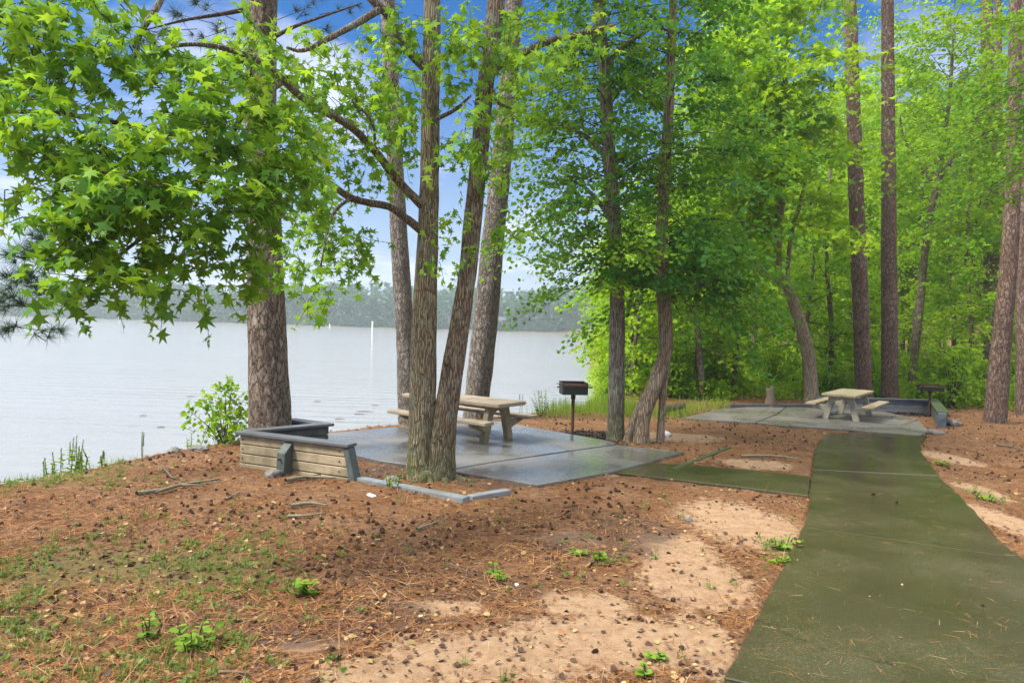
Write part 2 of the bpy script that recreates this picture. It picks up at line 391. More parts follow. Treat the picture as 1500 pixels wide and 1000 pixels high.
def concrete(name, c1, c2, moss, mossamt, r0, r1, wet=.5):
    m, nt = mat(name); k = NT(nt)
    co = k.coord('Object')
    n1 = k.noise(co, 1.1, 6, .65); n2 = k.noise(co, 14, 6, .7); n3 = k.noise(co, 160, 3, .7)
    sp = k.n('ShaderNodeTexVoronoi', feature='F1', ins={'Vector': co, 'Scale': 120.0}).outputs['Color']
    spf = k.n('ShaderNodeSeparateColor', ins={0: sp}).outputs[0]
    col = k.mix(n2, c1, c2)
    col = k.mix(k.mapr(k.math('ADD', n1, k.mapr(n2, 0, 1, -.12, .12)), .38, .62, 0, mossamt), col, k.mix(n2, moss, tuple(a * .6 for a in moss)))
    col = k.mix(k.mapr(spf, .86, .92, 0, .32), col, tuple(min(1, a * 2.0) for a in c2)); col = k.mix(k.mapr(k.noise(co, 45, 5, .75), .5, .68, 0, .55), col, tuple(a * .5 for a in c1))
    col = k.mix(k.mapr(n3, .48, .66, 0, .7), col, tuple(a * .4 for a in c1))
    wc = k.n('ShaderNodeTexNoise', ins={'Vector': co, 'Scale': 2.2, 'Detail': 6, 'Roughness': .65})
    wv = k.n('ShaderNodeVectorMath', operation='MULTIPLY_ADD', ins={0: wc.outputs['Color'], 1: (.9, .9, 0), 2: k.coord('Object', (1, 1, 0))}).outputs[0]
    ce = k.n('ShaderNodeTexVoronoi', feature='DISTANCE_TO_EDGE', ins={'Vector': wv, 'Scale': .33}).outputs['Distance']
    crk = k.math('MULTIPLY', k.mapr(ce, .0015, .004, 1, 0), k.mapr(n1, .48, .56, 0, .8))
    col = k.mix(crk, col, tuple(a * .25 for a in c1))
    col = k.mix(k.math('MULTIPLY', k.mapr(n2, .58, .72, 0, .55), k.mapr(k.noise(k.coord('Object', (1, 1, 1), (8, 1, 0)), .7, 4), .45, .6, 0, 1)), col, (.10, .055, .028))
    w = k.noise(k.coord('Object', (1, 1, 1), (5, 2, 0)), .9, 5, .6)
    ro = k.mapr(w, .38, .6, r1, r0)
    col = k.mix(k.mapr(w, .4, .6, 0, wet), col, tuple(a * .5 for a in c1))
    k.out(k.pbr(col, ro, k.bump(k.math('ADD', n3, k.math('MULTIPLY', n2, .6)), .16, .006), .5)); return m
M['path'] = concrete('mossy_wet_concrete', (.044, .038, .020), (.098, .086, .046), (.043, .045, .008), .5, .05, .27, .45)
M['patio'] = concrete('wet_patio_concrete', (.13, .125, .115), (.22, .21, .195), (.09, .088, .07), .5, .13, .5, .6)
M['patio_dry'] = concrete('dry_patio_concrete', (.145, .13, .112), (.225, .205, .18), (.10, .10, .055), .4, .25, .65, .3)
def timber(name, c1, c2, axis, rough=.8, moss=0.0, spec=.25):
    m, nt = mat(name); k = NT(nt)
    s = [22, 22, 22]; s['xyz'.index(axis)] = 1.6
    g = k.noise(k.coord('Object', tuple(s)), 1.6, 6, .7, .6); f = k.noise(k.coord('Object', tuple(a * 3 for a in s)), 2, 4, .7); b = k.noise(k.coord('Object'), 3.0, 5, .65)
    col = k.mix(g, c1, c2); col = k.mix(k.mapr(f, .5, .75, 0, .5), col, tuple(a * .45 for a in c1))
    col = k.mix(k.mapr(b, .45, .7, 0, .6), col, tuple(a * .6 for a in c1))
    if moss: col = k.mix(k.mapr(b, .4, .6, 0, moss), col, (.06, .075, .02))
    k.out(k.pbr(col, rough, k.bump(k.math('ADD', g, k.math('MULTIPLY', f, .5)), .5, .006), spec)); return m
M['wall_board'] = timber('weathered_tan_timber', (.27, .205, .125), (.50, .41, .27), 'x', .8, .25)
M['cap_board'] = timber('dark_wet_cap_timber', (.065, .07, .073), (.145, .152, .157), 'x', .5, 0, .4)
M['grey_post'] = timber('grey_green_timber', (.06, .075, .075), (.13, .15, .145), 'z', .6, .2)
M['curb'] = timber('pale_grey_curb_timber', (.15, .165, .17), (.28, .30, .30), 'x', .45, .1, .5)
M['green_timber'] = timber('mossy_green_timber', (.03, .045, .02), (.075, .10, .045), 'x', .6, .5)
M['blue_board'] = timber('blue_grey_timber', (.17, .18, .195), (.28, .29, .30), 'x', .7)
M['post_blue'] = timber('slate_blue_timber', (.06, .078, .10), (.14, .165, .19), 'z', .6)
M['table_top'] = timber('weathered_table_concrete', (.26, .20, .14), (.40, .325, .24), 'x', .65, .15)
M['table_leg'] = timber('tan_table_concrete', (.20, .155, .085), (.34, .275, .17), 'z', .8, .3)
M['table_pale'] = timber('pale_table_concrete', (.29, .255, .19), (.43, .385, .29), 'z', .8, .2)
M['table_yellow'] = timber('yellowed_table_top', (.25, .20, .12), (.39, .325, .21), 'x', .8, .15)
def simple(name, c, rough=.6, spec=.4, metal=0.0, var=.3, sc=20):
    m, nt = mat(name); k = NT(nt); n = k.noise(k.coord('Object'), sc, 6, .7)
    col = k.mix(n, tuple(a * (1 - var) for a in c), tuple(min(1, a * (1 + var)) for a in c))
    k.out(k.pbr(col, rough, k.bump(n, .4, .01), spec, metal)); return m
M['grill_iron'] = simple('dark_grill_iron', (.022, .03, .026), .5, .5, .3, .5)
M['grill_rust'] = simple('rusted_grill_steel', (.10, .05, .032), .75, .3, .2, .5, 35)
M['white_paint'] = simple('white_marker_paint', (.8, .8, .78), .5)
M['house_white'] = simple('white_siding', (.5, .5, .48), .6)
M['house_roof'] = simple('grey_shingle', (.18, .18, .19), .8)
M['house_glass'] = simple('dark_window_glass', (.05, .06, .07), .1, .6)
M['stone'] = simple('grey_stone', (.16, .15, .135), .85, .2, 0, .5, 12)
M['seed_ball'] = simple('dark_seed_ball', (.058, .029, .018), .85, .15, 0, .6, 40)
M['ash'] = simple('charcoal_ash', (.03, .03, .032), .95, .1, 0, .6, 40)
M['dead_wood'] = simple('dead_branch', (.14, .105, .07), .85, .2, 0, .5, 30)
M['lichen_wood'] = simple('lichened_branch', (.19, .175, .12), .9, .15, 0, .6, 14)
M['stump_wood'] = timber('splintered_stump', (.07, .05, .036), (.26, .20, .15), 'z', .85)
M['white_plastic'] = simple('crumpled_white_plastic', (.75, .75, .78), .4, .5)
def needle_mat():
    m, nt = mat('dry_pine_needle'); k = NT(nt)
    t = k.n('ShaderNodeAttribute', attribute_name='tint').outputs['Fac']
    k.out(k.pbr(k.ramp(t, [(0, (.055, .024, .012)), (.35, (.20, .08, .028)), (.65, (.36, .16, .05)), (.85, (.46, .235, .085)), (1, (.50, .34, .18))]), .75, None, .25)); return m
M['needle'] = needle_mat()
def litter_mat():
    m, nt = mat('fallen_leaf'); k = NT(nt)
    t = k.n('ShaderNodeAttribute', attribute_name='tint').outputs['Fac']
    k.out(k.pbr(k.ramp(t, [(0, (.045, .022, .014)), (.4, (.26, .12, .05)), (.6, (.36, .24, .10)), (.8, (.24, .20, .07)), (1, (.38, .31, .20))]), .6, None, .3)); return m
M['litter'] = litter_mat()
def water_mat():
    m, nt = mat('lake_water'); k = NT(nt)
    c = k.coord('Object', (.22, 1.0, 1)); c2 = k.coord('Object', (.5, 1.0, 1), (4, 2, 0))
    a = k.noise(c, .9, 4, .55, .6); b = k.noise(c2, 5.5, 4, .6, .8); g = k.noise(k.coord('Object', (.02, .06, 1)), 1, 3)
    w = k.n('ShaderNodeTexWave', wave_type='BANDS', bands_direction='Y', ins={'Vector': k.coord('Object', (.06, .5, 1)), 'Scale': .55, 'Distortion': 7.0, 'Detail': 3.0, 'Detail Scale': .6}).outputs['Fac']
    h = k.math('ADD', k.math('MULTIPLY', a, .8), k.math('ADD', k.math('MULTIPLY', b, .14), k.math('MULTIPLY', w, .28)))
    k.out(k.pbr(k.mix(g, (.23, .225, .205), (.28, .27, .245)), .16, k.bump(h, .5, .10), .5)); return m
M['water'] = water_mat()

# ------------------------------------------------------------------ terrain
ZW = -1.15
bank_px = [(0, 707), (100, 690), (200, 668), (270, 656), (352, 640), (440, 634), (520, 626), (600, 619), (700, 610), (790, 603), (850, 600), (893, 590)]
near = [(-60, -8), (-26, 4.4), (-13.5, 6.9)] + [tuple(G(*p)[:2]) for p in bank_px] + [(4.2, 30), (6.3, 45), (8.6, 62), (15.0, 112), (27, 210), (46, 372)]
far = [(30, 398), (-40, 402), (-120, 415), (-220, 440), (-330, 480), (-460, 500), (-600, 420), (-650, 200), (-500, 0)]
LAKE = np.array(near + far)
def lake_sd(x, y):
    """signed distance to the lake outline, positive over the water"""
    x = np.asarray(x, float); y = np.asarray(y, float)
    d = np.full(x.shape, 1e9); ins = np.zeros(x.shape, bool); n = len(LAKE)
    for i in range(n):
        ax, ay = LAKE[i]; bx, by = LAKE[(i + 1) % n]; ex, ey = bx - ax, by - ay
        t = np.clip(((x - ax) * ex + (y - ay) * ey) / (ex * ex + ey * ey), 0, 1)
        d = np.minimum(d, np.hypot(x - ax - t * ex, y - ay - t * ey))
        c = ((ay > y) != (by > y)) & (x < (bx - ax) * (y - ay) / (by - ay + 1e-12) + ax); ins ^= c
    return np.where(ins, d, -d)
def gp(*a): return [G(*p)[:2] for p in a]
pathL = [(1213, 635), (1202, 645), (1194, 660), (1189, 690), (1187, 720), (1182, 758), (1177, 775), (1150, 828), (1110, 907), (1060, 1000), (985, 1150)]
pathR = [(1358, 638), (1349, 648), (1349, 664), (1375, 699), (1413, 736), (1468, 796), (1500, 822), (1575, 895), (1690, 1010), (1860, 1180), (2200, 1500)]
slabA = gp((470, 638), (600, 626), (730, 619), (800, 632), (895, 649), (903, 653), (793, 669), (718, 680), (657, 691), (600, 684), (555, 678), (508, 667))
slabB = gp((657, 691.6), (718, 680.6), (793, 669.6), (903, 653.6), (1003, 664), (950, 679), (897, 693), (788, 713), (729, 703))
conn = gp((952, 679.5), (1010, 682), (1100, 690), (1187, 699), (1184, 728), (1100, 717), (1000, 705), (899, 693.5))
slabC = gp((1000, 614), (1055, 600), (1106, 597), (1205, 598), (1290, 604), (1345, 615), (1361, 633), (1348, 639), (1214, 629), (1150, 625), (1106, 621))
pathpoly = [G(*p)[:2] for p in pathL] + [G(*p)[:2] for p in pathR[::-1]]
def in_poly(x, y, poly):
    ins = np.zeros(np.shape(x), bool); n = len(poly)
    for i in range(n):
        ax, ay = poly[i]; bx, by = poly[(i + 1) % n]
        ins ^= ((ay > y) != (by > y)) & (x < (bx - ax) * (y - ay) / (by - ay + 1e-12) + ax)
    return ins
def poly_sd(x, y, poly):
    d = np.full(np.shape(x), 1e9); n = len(poly)
    for i in range(n):
        ax, ay = poly[i]; bx, by = poly[(i + 1) % n]; ex, ey = bx - ax, by - ay
        t = np.clip(((x - ax) * ex + (y - ay) * ey) / (ex * ex + ey * ey), 0, 1)
        d = np.minimum(d, np.hypot(x - ax - t * ex, y - ay - t * ey))
    return np.where(in_poly(x, y, poly), -d, d)
HARD = [slabA, slabB, conn, slabC, pathpoly]
def hard_sd(x, y):
    d = np.full(np.shape(x), 1e9)
    for p in HARD: d = np.minimum(d, poly_sd(x, y, p))
    return d
def zland(x, y):
    r = np.hypot(x, y)
    z = SL * np.clip(y, -20, 40)
    z = z + sstep(38, 160, r) * 7 * sstep(-.05, .35, x / (np.abs(y) + 1)) * (y > -50)
    return z
def zfun(x, y, detail=True):
    x = np.asarray(x, float); y = np.asarray(y, float)
    sd = lake_sd(x, y); far_ = sstep(250, 330, np.hypot(x, y))
    sd2 = sd + fbm(x * 1.1, y * 1.1, 3, 5) * .25 * (1 - far_)
    z = zland(x, y) + far_ * np.clip(-sd * .06, 0, 9)
    wid = 1.25 + 3 * sstep(25, 60, y)
    t = sstep(-.15, 1.0, sd2 / wid)
    z = z * (1 - t) + (-2.4) * t
    if detail:
        amp = (1 - sstep(20, 45, np.hypot(x, y)))
        z = z + amp * (fbm(x * .7, y * .7, 3, 11) * .035 + fbm(x * 4, y * 4, 4, 21) * .016)
        h = np.full(x.shape, 9.0); c = (np.hypot(x, y) < 32) & (y > -3)
        h[c] = hard_sd(x[c], y[c])
        base = SL * np.clip(y, -20, 40)
        k = sstep(.5, .02, h); z = z * (1 - k) + base * k
        z = z - .10 * sstep(.03, -.06, h)
    return z
def z1(x, y): return float(zfun(np.array([x]), np.array([y]))[0])

rad = [.25]
while rad[-1] < 900: rad.append(rad[-1] * (1.0125 if rad[-1] < 40 else 1.03))
rad = np.array(rad)
ang = np.concatenate([np.arange(28, 152, .27), np.arange(152, 388, 3.0)]) * math.pi / 180
RR, AA = np.meshgrid(rad, ang, indexing='ij')
GX, GY = RR * np.cos(AA), RR * np.sin(AA)
GZ = zfun(GX.ravel(), GY.ravel()).reshape(GX.shape)
def region(x, y, px, py, rx, ry):
    c = G(px, py); w = rx * c[1] / F; y0 = G(px, py + ry)[1]; y1 = G(px, max(py - ry, 560))[1]
    hy = (y1 - y0) / 2; cy = (y0 + y1) / 2
    return np.exp(-(((x - c[0]) / w)**2 + ((y - cy) / hy)**2) * .9)
SAND = [(1090, 770, 90, 40), (985, 800, 70, 26), (1020, 850, 90, 50), (900, 940, 190, 45), (720, 965, 190, 45), (650, 890, 70, 15), (560, 985, 120, 30), (450, 940, 60, 12), (1040, 950, 60, 60), (870, 690, 60, 8), (1140, 715, 60, 10), (1110, 680, 60, 8), (1490, 770, 45, 35), (1395, 672, 30, 12), (1440, 720, 22, 14), (860, 885, 80, 20), (420, 655, 60, 8), (980, 640, 90, 8), (840, 790, 60, 12)]
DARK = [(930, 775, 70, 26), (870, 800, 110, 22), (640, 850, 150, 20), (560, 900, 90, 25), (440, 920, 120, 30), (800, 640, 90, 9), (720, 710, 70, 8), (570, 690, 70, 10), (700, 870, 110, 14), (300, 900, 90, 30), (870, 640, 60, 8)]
GREEN = [(120, 850, 170, 60), (40, 930, 120, 60), (60, 700, 150, 16), (300, 830, 120, 45), (250, 960, 90, 40), (1150, 810, 20, 18), (1440, 725, 25, 12), (860, 595, 60, 10)]
def masks(x, y):
    s = np.zeros(x.shape); g = np.zeros(x.shape); d = np.zeros(x.shape)
    for a in SAND: s = np.maximum(s, region(x, y, *a))
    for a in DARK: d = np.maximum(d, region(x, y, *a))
    for a in GREEN: g = np.maximum(g, region(x, y, *a))
    s = np.maximum(s, .42 * sstep(-3, -6, y))
    wood = sstep(24, 34, y) * (x > 2); g = np.maximum(g, .75 * wood)
    g = np.maximum(g, .85 * sstep(60, 120, np.hypot(x, y)))
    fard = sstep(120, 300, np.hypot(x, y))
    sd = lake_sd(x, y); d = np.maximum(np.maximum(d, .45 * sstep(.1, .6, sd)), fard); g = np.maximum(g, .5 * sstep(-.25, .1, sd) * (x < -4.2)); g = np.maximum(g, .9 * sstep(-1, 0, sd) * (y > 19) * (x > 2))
    return s, g, d
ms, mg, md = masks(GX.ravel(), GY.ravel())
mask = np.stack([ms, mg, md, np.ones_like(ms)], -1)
nr, na = GX.shape
ii = np.arange(nr - 1)[:, None] * na; jj = np.arange(na)[None]; j2 = (jj + 1) % na
gf = np.stack([ii + jj, ii + j2, ii + na + j2, ii + na + jj], -1).reshape(-1, 4)[:, ::-1]
gv = np.stack([GX.ravel(), GY.ravel(), GZ.ravel()], -1)
gv = np.vstack([gv, [[0, 0, GZ[0].mean()]]]); mask = np.vstack([mask, mask[:1]])
cf = np.stack([np.arange(na), np.full(na, nr * na), (np.arange(na) + 1) % na], -1)[:, ::-1]
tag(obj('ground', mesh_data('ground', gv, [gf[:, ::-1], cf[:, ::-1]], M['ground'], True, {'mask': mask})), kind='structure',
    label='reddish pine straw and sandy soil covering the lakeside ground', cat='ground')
a = np.linspace(0, 2 * math.pi, 97)[:-1]
tag(obj('lake_water', mesh_data('lake_water', np.stack([np.cos(a) * 880, np.sin(a) * 880, 0 * a], -1), np.arange(96)[None], M['water']), None, (0, 0, ZW)),
    kind='structure', label='pale grey rippled lake water beyond the bank', cat='lake')

# ------------------------------------------------------------------ hard paving
def slab_mb(mb, poly, top=.028, th=.13, dz=0.0):
    poly = [(p[0], p[1]) for p in poly]; n = len(poly)
    ar = sum(poly[i][0] * poly[(i + 1) % n][1] - poly[(i + 1) % n][0] * poly[i][1] for i in range(n))
    if ar < 0: poly = poly[::-1]
    zt = [SL * p[1] + top + dz for p in poly]
    V = [(p[0], p[1], z) for p, z in zip(poly, zt)] + [(p[0], p[1], z - th) for p, z in zip(poly, zt)]
    mb.add(V, [tuple(range(n)), tuple(range(2 * n - 1, n - 1, -1))] + [((i + 1) % n, i, n + i, n + (i + 1) % n) for i in range(n)])
def shrink(poly, m):
    p = np.array(poly); c = p.mean(0); d = p - c; return c + d * (1 - m / np.linalg.norm(d, axis=1))[:, None]
def paving(name, polys, m, label, top=.028, dzs=None, cat='paving'):
    mb = MB()
    for i, p in enumerate(polys): slab_mb(mb, p, top, dz=(dzs[i] if dzs else 0))
    o = mb.build(name, m, bevel=.008, seg=1); tag(o, label, cat, kind='structure'); return o
paving('picnic_patio', [slabA, slabB], M['patio'], 'wet blue grey concrete slabs under the nearer picnic table', .03, [.012, 0])
paving('connecting_path', [conn], M['path'], 'short mossy concrete link between patio and main path', .022)
# far patio, split by joints
far_c = gp((1000, 614), (1055, 600), (1106, 597), (1150, 598), (1138, 607.5), (1106, 620.5))
far_d = gp((1152, 598), (1205, 598), (1290, 604), (1345, 615), (1320, 624), (1140, 607.7))
far_e = gp((1108, 620.7), (1140, 608.3), (1320, 624.6), (1345, 616), (1361, 633), (1348, 639), (1214, 629), (1150, 625))
paving('far_patio', [far_c, far_d, far_e], M['patio_dry'], 'dry grey concrete pad under the far picnic table', .035, [0, .006, .0])
def dense(pts, n=8):
    w = np.array([G(*p)[:2] for p in pts]); p, _ = catmull(np.c_[w, np.zeros(len(w))], np.ones(len(w)), .12)
    return p[:, :2]
segs = [(0, 2), (2, 3), (3, 6), (6, 9), (9, 10)]
polys, dzs = [], []
for k, (a_, b_) in enumerate(segs):
    l = dense(pathL[a_:b_ + 1]); r = dense(pathR[a_:b_ + 1])
    l = l.copy(); r = r.copy()
    e = unit(l[-1] - l[0]) * .010; 
    l[0] += e; l[-1] -= e; e = unit(r[-1] - r[0]) * .010; r[0] += e; r[-1] -= e
    jit = fbm(l[:, 0] * 4, l[:, 1] * 4, 4, 3) * .035; l[1:-1, 0] += jit[1:-1]
    r[1:-1, 0] += fbm(r[1:-1, 0] * 4, r[1:-1, 1] * 4, 4, 4) * .035; polys.append(np.vstack([l, r[::-1]])); dzs.append([0, .004, 0, .006, .002][k])
paving('main_path', polys, M['path'], 'olive green wet concrete path running up the right side', .026, dzs, 'path')

# ------------------------------------------------------------------ trees: helpers
def trunk_pts(lst, d):
    pts, rr = [], []
    for q in lst:
        px, py, w = q[:3]; dd = q[3] if len(q) > 3 else d
        pts.append(P(px, py, dd)); rr.append(w / 2 / F * dd / math.sqrt(1 + ((px - 750) / F)**2))
    return pts, rr
def extend(pts, rr, zmax, r_end):
    """carry a trunk on above the frame along its last direction, straightening up"""
    p, q = np.array(pts[-2]), np.array(pts[-1]); d = (q - p) / max(1e-6, (q - p)[2]); d[:2] *= .6
    n = 3; out, ro = list(pts), list(rr)
    for i in range(1, n + 1):
        t = i / n; out.append(q + d * (zmax - q[2]) * t); ro.append(rr[-1] + (r_end - rr[-1]) * t)
    return out, ro
def root(pts):
    p = np.array(pts[0]); return (p[0], p[1], z1(p[0], p[1]))
def sink(pts, rr, dz=.25):
    p = np.array(pts[0]); b = root(pts); d = (np.array(pts[1]) - p); d /= max(.2, d[2])
    q = p + d * (b[2] - dz - p[2])
    return [q] + list(pts if p[2] > b[2] - dz + .05 else pts[1:]), [rr[0]] + list(rr if p[2] > b[2] - dz + .05 else rr[1:])
def pine_tufts(L, c, axis, n, ln, r, per=26):
    for i in range(n):
        b = c + axis * (i / max(1, n)) + r.normal(size=3) * .04
        d = unit(r.normal(size=(per, 3)) + unit(axis) * .9)
        L.add(np.repeat(b[None], per, 0), d, r.normal(size=(per, 3)), ln * (.7 + .5 * r.random(per)), .45 + .25 * r.normal(size=per))
NEEDLE = (np.array([[-.017, 0, 0], [.017, 0, 0], [0, 1, -.05]]), np.array([[0, 1, 2]]))

def pine(name_label, lst, d, bark, zmax=17, r_end=.09, flare=.18, seed=1, sides=28, group=None, pinecrown=True):
    pts, rr = trunk_pts(lst, d); pts, rr = extend(pts, rr, zmax, r_end); b = root(pts); pts, rr = sink(pts, rr)
    e = empty('pine_tree', b, 0, name_label, 'tree', group)
    obj('trunk', tubes_mesh('pine_trunk', [dict(pts=pts, rad=rr, sides=sides, step=.10, rough=.045, seed=seed, lobes=.035, flare=flare, flare_h=.3, freq=5)], M[bark], b), e)
    if pinecrown:
        r = np.random.default_rng(seed); L = Leaves(); wood = []; top = np.array(pts[-1])
        for i in range(16):
            az = i * 2.4; z0 = zmax - .3 - i * .28; ln = .8 + .16 * i
            p0 = top + np.array([0, 0, z0 - top[2]]); dv = np.array([math.cos(az), math.sin(az), .25]); p2 = p0 + dv * ln
            wood.append(dict(pts=[p0, p0 + dv * ln * .5, p2], rad=[.04, .03, .012], sides=5, step=None))
            for t in (.45, .7, .9, 1.0): pine_tufts(L, p0 + dv * ln * t + r.normal(size=3) * .15, dv * .3, 4, .26, r, 30)
        obj('crown', L.mesh('pine_crown', M['pine_needle'], NEEDLE, b), e); obj('limb', tubes_mesh('pine_limb', wood, M[bark], b), e)
    return e, pts, rr, b

# left pine in the planter
PL = pine('tall thick pine trunk standing behind the timber planter wall', [(396, 664, 66), (396, 620, 63), (394, 560, 60), (392, 500, 58), (389, 400, 54), (386, 300, 50), (383, 200, 47), (383, 100, 45), (385, 0, 43)], 11.0, 'pine_bark', 16, .1, .08, 3, 36)
# its low boughs with drooping needles, seen left of and above the gum leaves
def bough(parent, b, pts, r0, twigs, r, name='bough'):
    wood = [dict(pts=pts, rad=np.linspace(r0, .008, len(pts)), sides=6, step=.1)]; L = Leaves()
    for (p, axis, n, ln) in twigs:
        wood.append(dict(pts=[p - axis * 1.2, p + axis * .8], rad=[.007, .003], sides=4, step=None)); pine_tufts(L, p, axis, n, ln, r, 46)
    br = obj(name, tubes_mesh(name, wood, M['twig'], b), parent); obj('needles', L.mesh('bough_needles', M['pine_needle'], NEEDLE, b), br)
r_ = np.random.default_rng(21)
bp = [P(386, 60, 11), P(300, 140, 10.2), P(200, 260, 9.4), P(130, 330, 9), P(80, 380, 8.6)]
def tw(px, py, d, dx, dz, n=6, ln=.2): return (P(px, py, d), np.array([dx, -.05, dz]), n, ln)
bough(PL[0], PL[3], bp, .05, [tw(60, 375, 8.6, -.25, .08), tw(35, 380, 8.6, -.2, .06), tw(75, 360, 8.7, -.25, .10), tw(55, 418, 8.6, -.25, .12), tw(30, 415, 8.6, -.2, .1), tw(70, 400, 8.6, -.3, .02), tw(40, 445, 8.6, -.25, .05), tw(15, 448, 8.6, -.2, 0), tw(85, 430, 8.6, -.3, .03), tw(30, 478, 8.6, -.25, -.05), tw(60, 484, 8.6, .3, -.03), tw(90, 350, 8.8, -.25, .08), tw(100, 390, 8.8, -.25, .05)], r_)
bough(PL[0], PL[3], [P(380, 10, 11), P(330, 20, 10.7), P(270, 30, 10.3), P(210, 45, 9.9)], .045, [tw(310, 15, 10.6, -.3, .1, 5, .18), tw(275, 25, 10.3, -.3, .05, 5, .18), tw(250, 45, 10.2, -.3, -.05, 5, .18), tw(340, 40, 10.7, -.3, -.1, 5, .18), tw(225, 60, 10, -.3, -.1, 5, .18), tw(300, 55, 10.3, -.2, -.1, 5, .16)], r_)
bough(PL[0], PL[3], [P(392, 60, 11), P(430, 40, 10.8), P(480, 22, 10.6), P(530, 5, 10.4)], .04, [tw(430, 20, 10.8, .3, .1, 4, .16), tw(470, 45, 10.6, .3, -.1, 4, .16), tw(500, 15, 10.6, .3, .05, 4, .16), tw(455, 5, 10.7, .2, .2, 4, .16)], r_)

pine('grey pine trunk rising behind the left end of the picnic table', [(599, 622, 31), (597, 590, 29), (594, 500, 27), (588, 400, 26), (582, 300, 25), (577, 200, 24), (572, 100, 23), (568, 0, 21)], 17.0, 'pine_bark_grey', 17, .1, .03, 5)
pine('pine trunk leaning right behind the middle of the picnic table', [(697, 612, 38), (699, 580, 36), (706, 520, 36), (714, 440, 35), (722, 350, 33), (731, 270, 31), (742, 150, 28), (752, 20, 25)], 16.5, 'pine_bark_grey', 17, .1, .03, 6)
pine('straight dark pine trunk directly behind the far picnic table', [(1265, 588, 28), (1265, 560, 26), (1262, 480, 25), (1258, 380, 24), (1254, 280, 23), (1250, 150, 21), (1245, 0, 19)], 24.0, 'pine_bark_red', 22, .1, .03, 7, 24)
pine('straight pine trunk rising behind the blue grey retaining wall', [(1303, 588, 28), (1303, 560, 26), (1303, 480, 25), (1302, 380, 24), (1302, 280, 22), (1301, 150, 20), (1300, 0, 18)], 24.5, 'pine_bark_red', 22, .1, .03, 8, 24)
pine('reddish pine trunk on the straw, leaning right beside the path', [(1457, 622, 40), (1458, 605, 36), (1463, 540, 33), (1470, 470, 30), (1477, 390, 27), (1483, 290, 24), (1486, 150, 21), (1487, 0, 18)], 19.0, 'pine_bark_red', 20, .1, .04, 9, 28)
pine('pine trunk cut by the right edge of the picture', [(1502, 606, 32), (1500, 560, 26), (1499, 480, 24), (1500, 380, 23), (1502, 250, 21), (1505, 0, 18)], 21.5, 'pine_bark_red', 20, .1, .05, 10, 24)
pine('dark shaded pine trunk deep in the wood behind the far grill', [(1452, 572, 26), (1453, 500, 25), (1452, 380, 24), (1450, 250, 22), (1447, 120, 20), (1445, 0, 18)], 31.0, 'pine_bark_red', 24, .1, .05, 11, 20)
pine('thin pine trunk half hidden behind the dark shaded pine', [(1467, 570, 18), (1468, 450, 17), (1464, 300, 16), (1461, 150, 14), (1462, 0, 12)], 35.0, 'pine_bark_red', 25, .1, .05, 12, 18)

# ------------------------------------------------------------------ the double sweetgum
gA, gAr = trunk_pts([(619, 702, 52), (618, 680, 46), (618, 640, 42), (619, 560, 40), (621, 480, 37), (624, 400, 33), (627, 330, 30), (629, 250, 28), (630, 150, 27), (632, 60, 26), (633, -20, 24)], 9.5)
gB, gBr = trunk_pts([(645, 702, 46), (647, 670, 40), (651, 625, 37), (659, 570, 34), (667, 515, 31), (676, 460, 28), (686, 390, 26), (695, 300, 26), (703, 220, 25), (712, 120, 25), (724, 30, 27), (730, -30, 25)], 9.45)
gb = root(gA)
gA, gAr = extend(gA, gAr, 11, .06); gB, gBr = extend(gB, gBr, 10.5, .05)
gA, gAr = sink(gA, gAr, .2); gB, gBr = sink(gB, gBr, .2)
gum = empty('sweetgum_tree', gb, 0, 'double trunked sweetgum with mossy base inside the timber curb', 'tree')
obj('trunk', tubes_mesh('gum_trunk', [dict(pts=gA, rad=gAr, sides=30, step=.08, rough=.05, seed=2, lobes=.03, flare=.16, flare_h=.2, lobe_n=5, freq=4)], M['gum_bark'], gb), gum)
tB = obj('trunk', tubes_mesh('gum_trunk', [dict(pts=gB, rad=gBr, sides=28, step=.08, rough=.06, seed=4, lobes=.05, flare=.16, flare_h=.2, lobe_n=4, freq=4)], M['gum_bark_dark'], gb), gum)
tB['label'] = 'darker trunk leaning right'
kn = P(657, 526, 9.35); kv, kf = tube([kn + np.array([.06, .02, -.09]), kn + np.array([-.0, 0, -.03]), kn + np.array([0, 0, .04]), kn + np.array([.05, .02, .1])], [.03, .075, .06, .02], 12, .03, .15, 3)
obj('burl', mesh_data('burl', kv - np.array(gb), kf, M['gum_bark_dark'], True), tB)
rr_ = np.random.default_rng(8); sp_ = []
for i in range(9):
    az = i * .7 + rr_.normal() * .15; l = .34 + .3 * rr_.random(); o_ = np.array([gb[0] + .12, gb[1], 0]); q = []
    for t in (.18, .3, .45, 1.0):
        a2 = az + .3 * (t - .3) * rr_.normal(); x_, y_ = o_[0] + math.cos(a2) * (t * l + .14), o_[1] + math.sin(a2) * (t * l + .10); q.append(np.array([x_, y_, z1(x_, y_) + .10 * (1 - t)**2 - .015]))
    sp_.append(dict(pts=q, rad=[.10, .075, .05, .015], sides=9, step=.04, rough=.12, seed=i, freq=8))
obj('roots', tubes_mesh('gum_roots', sp_, M['gum_bark'], gb), gum)
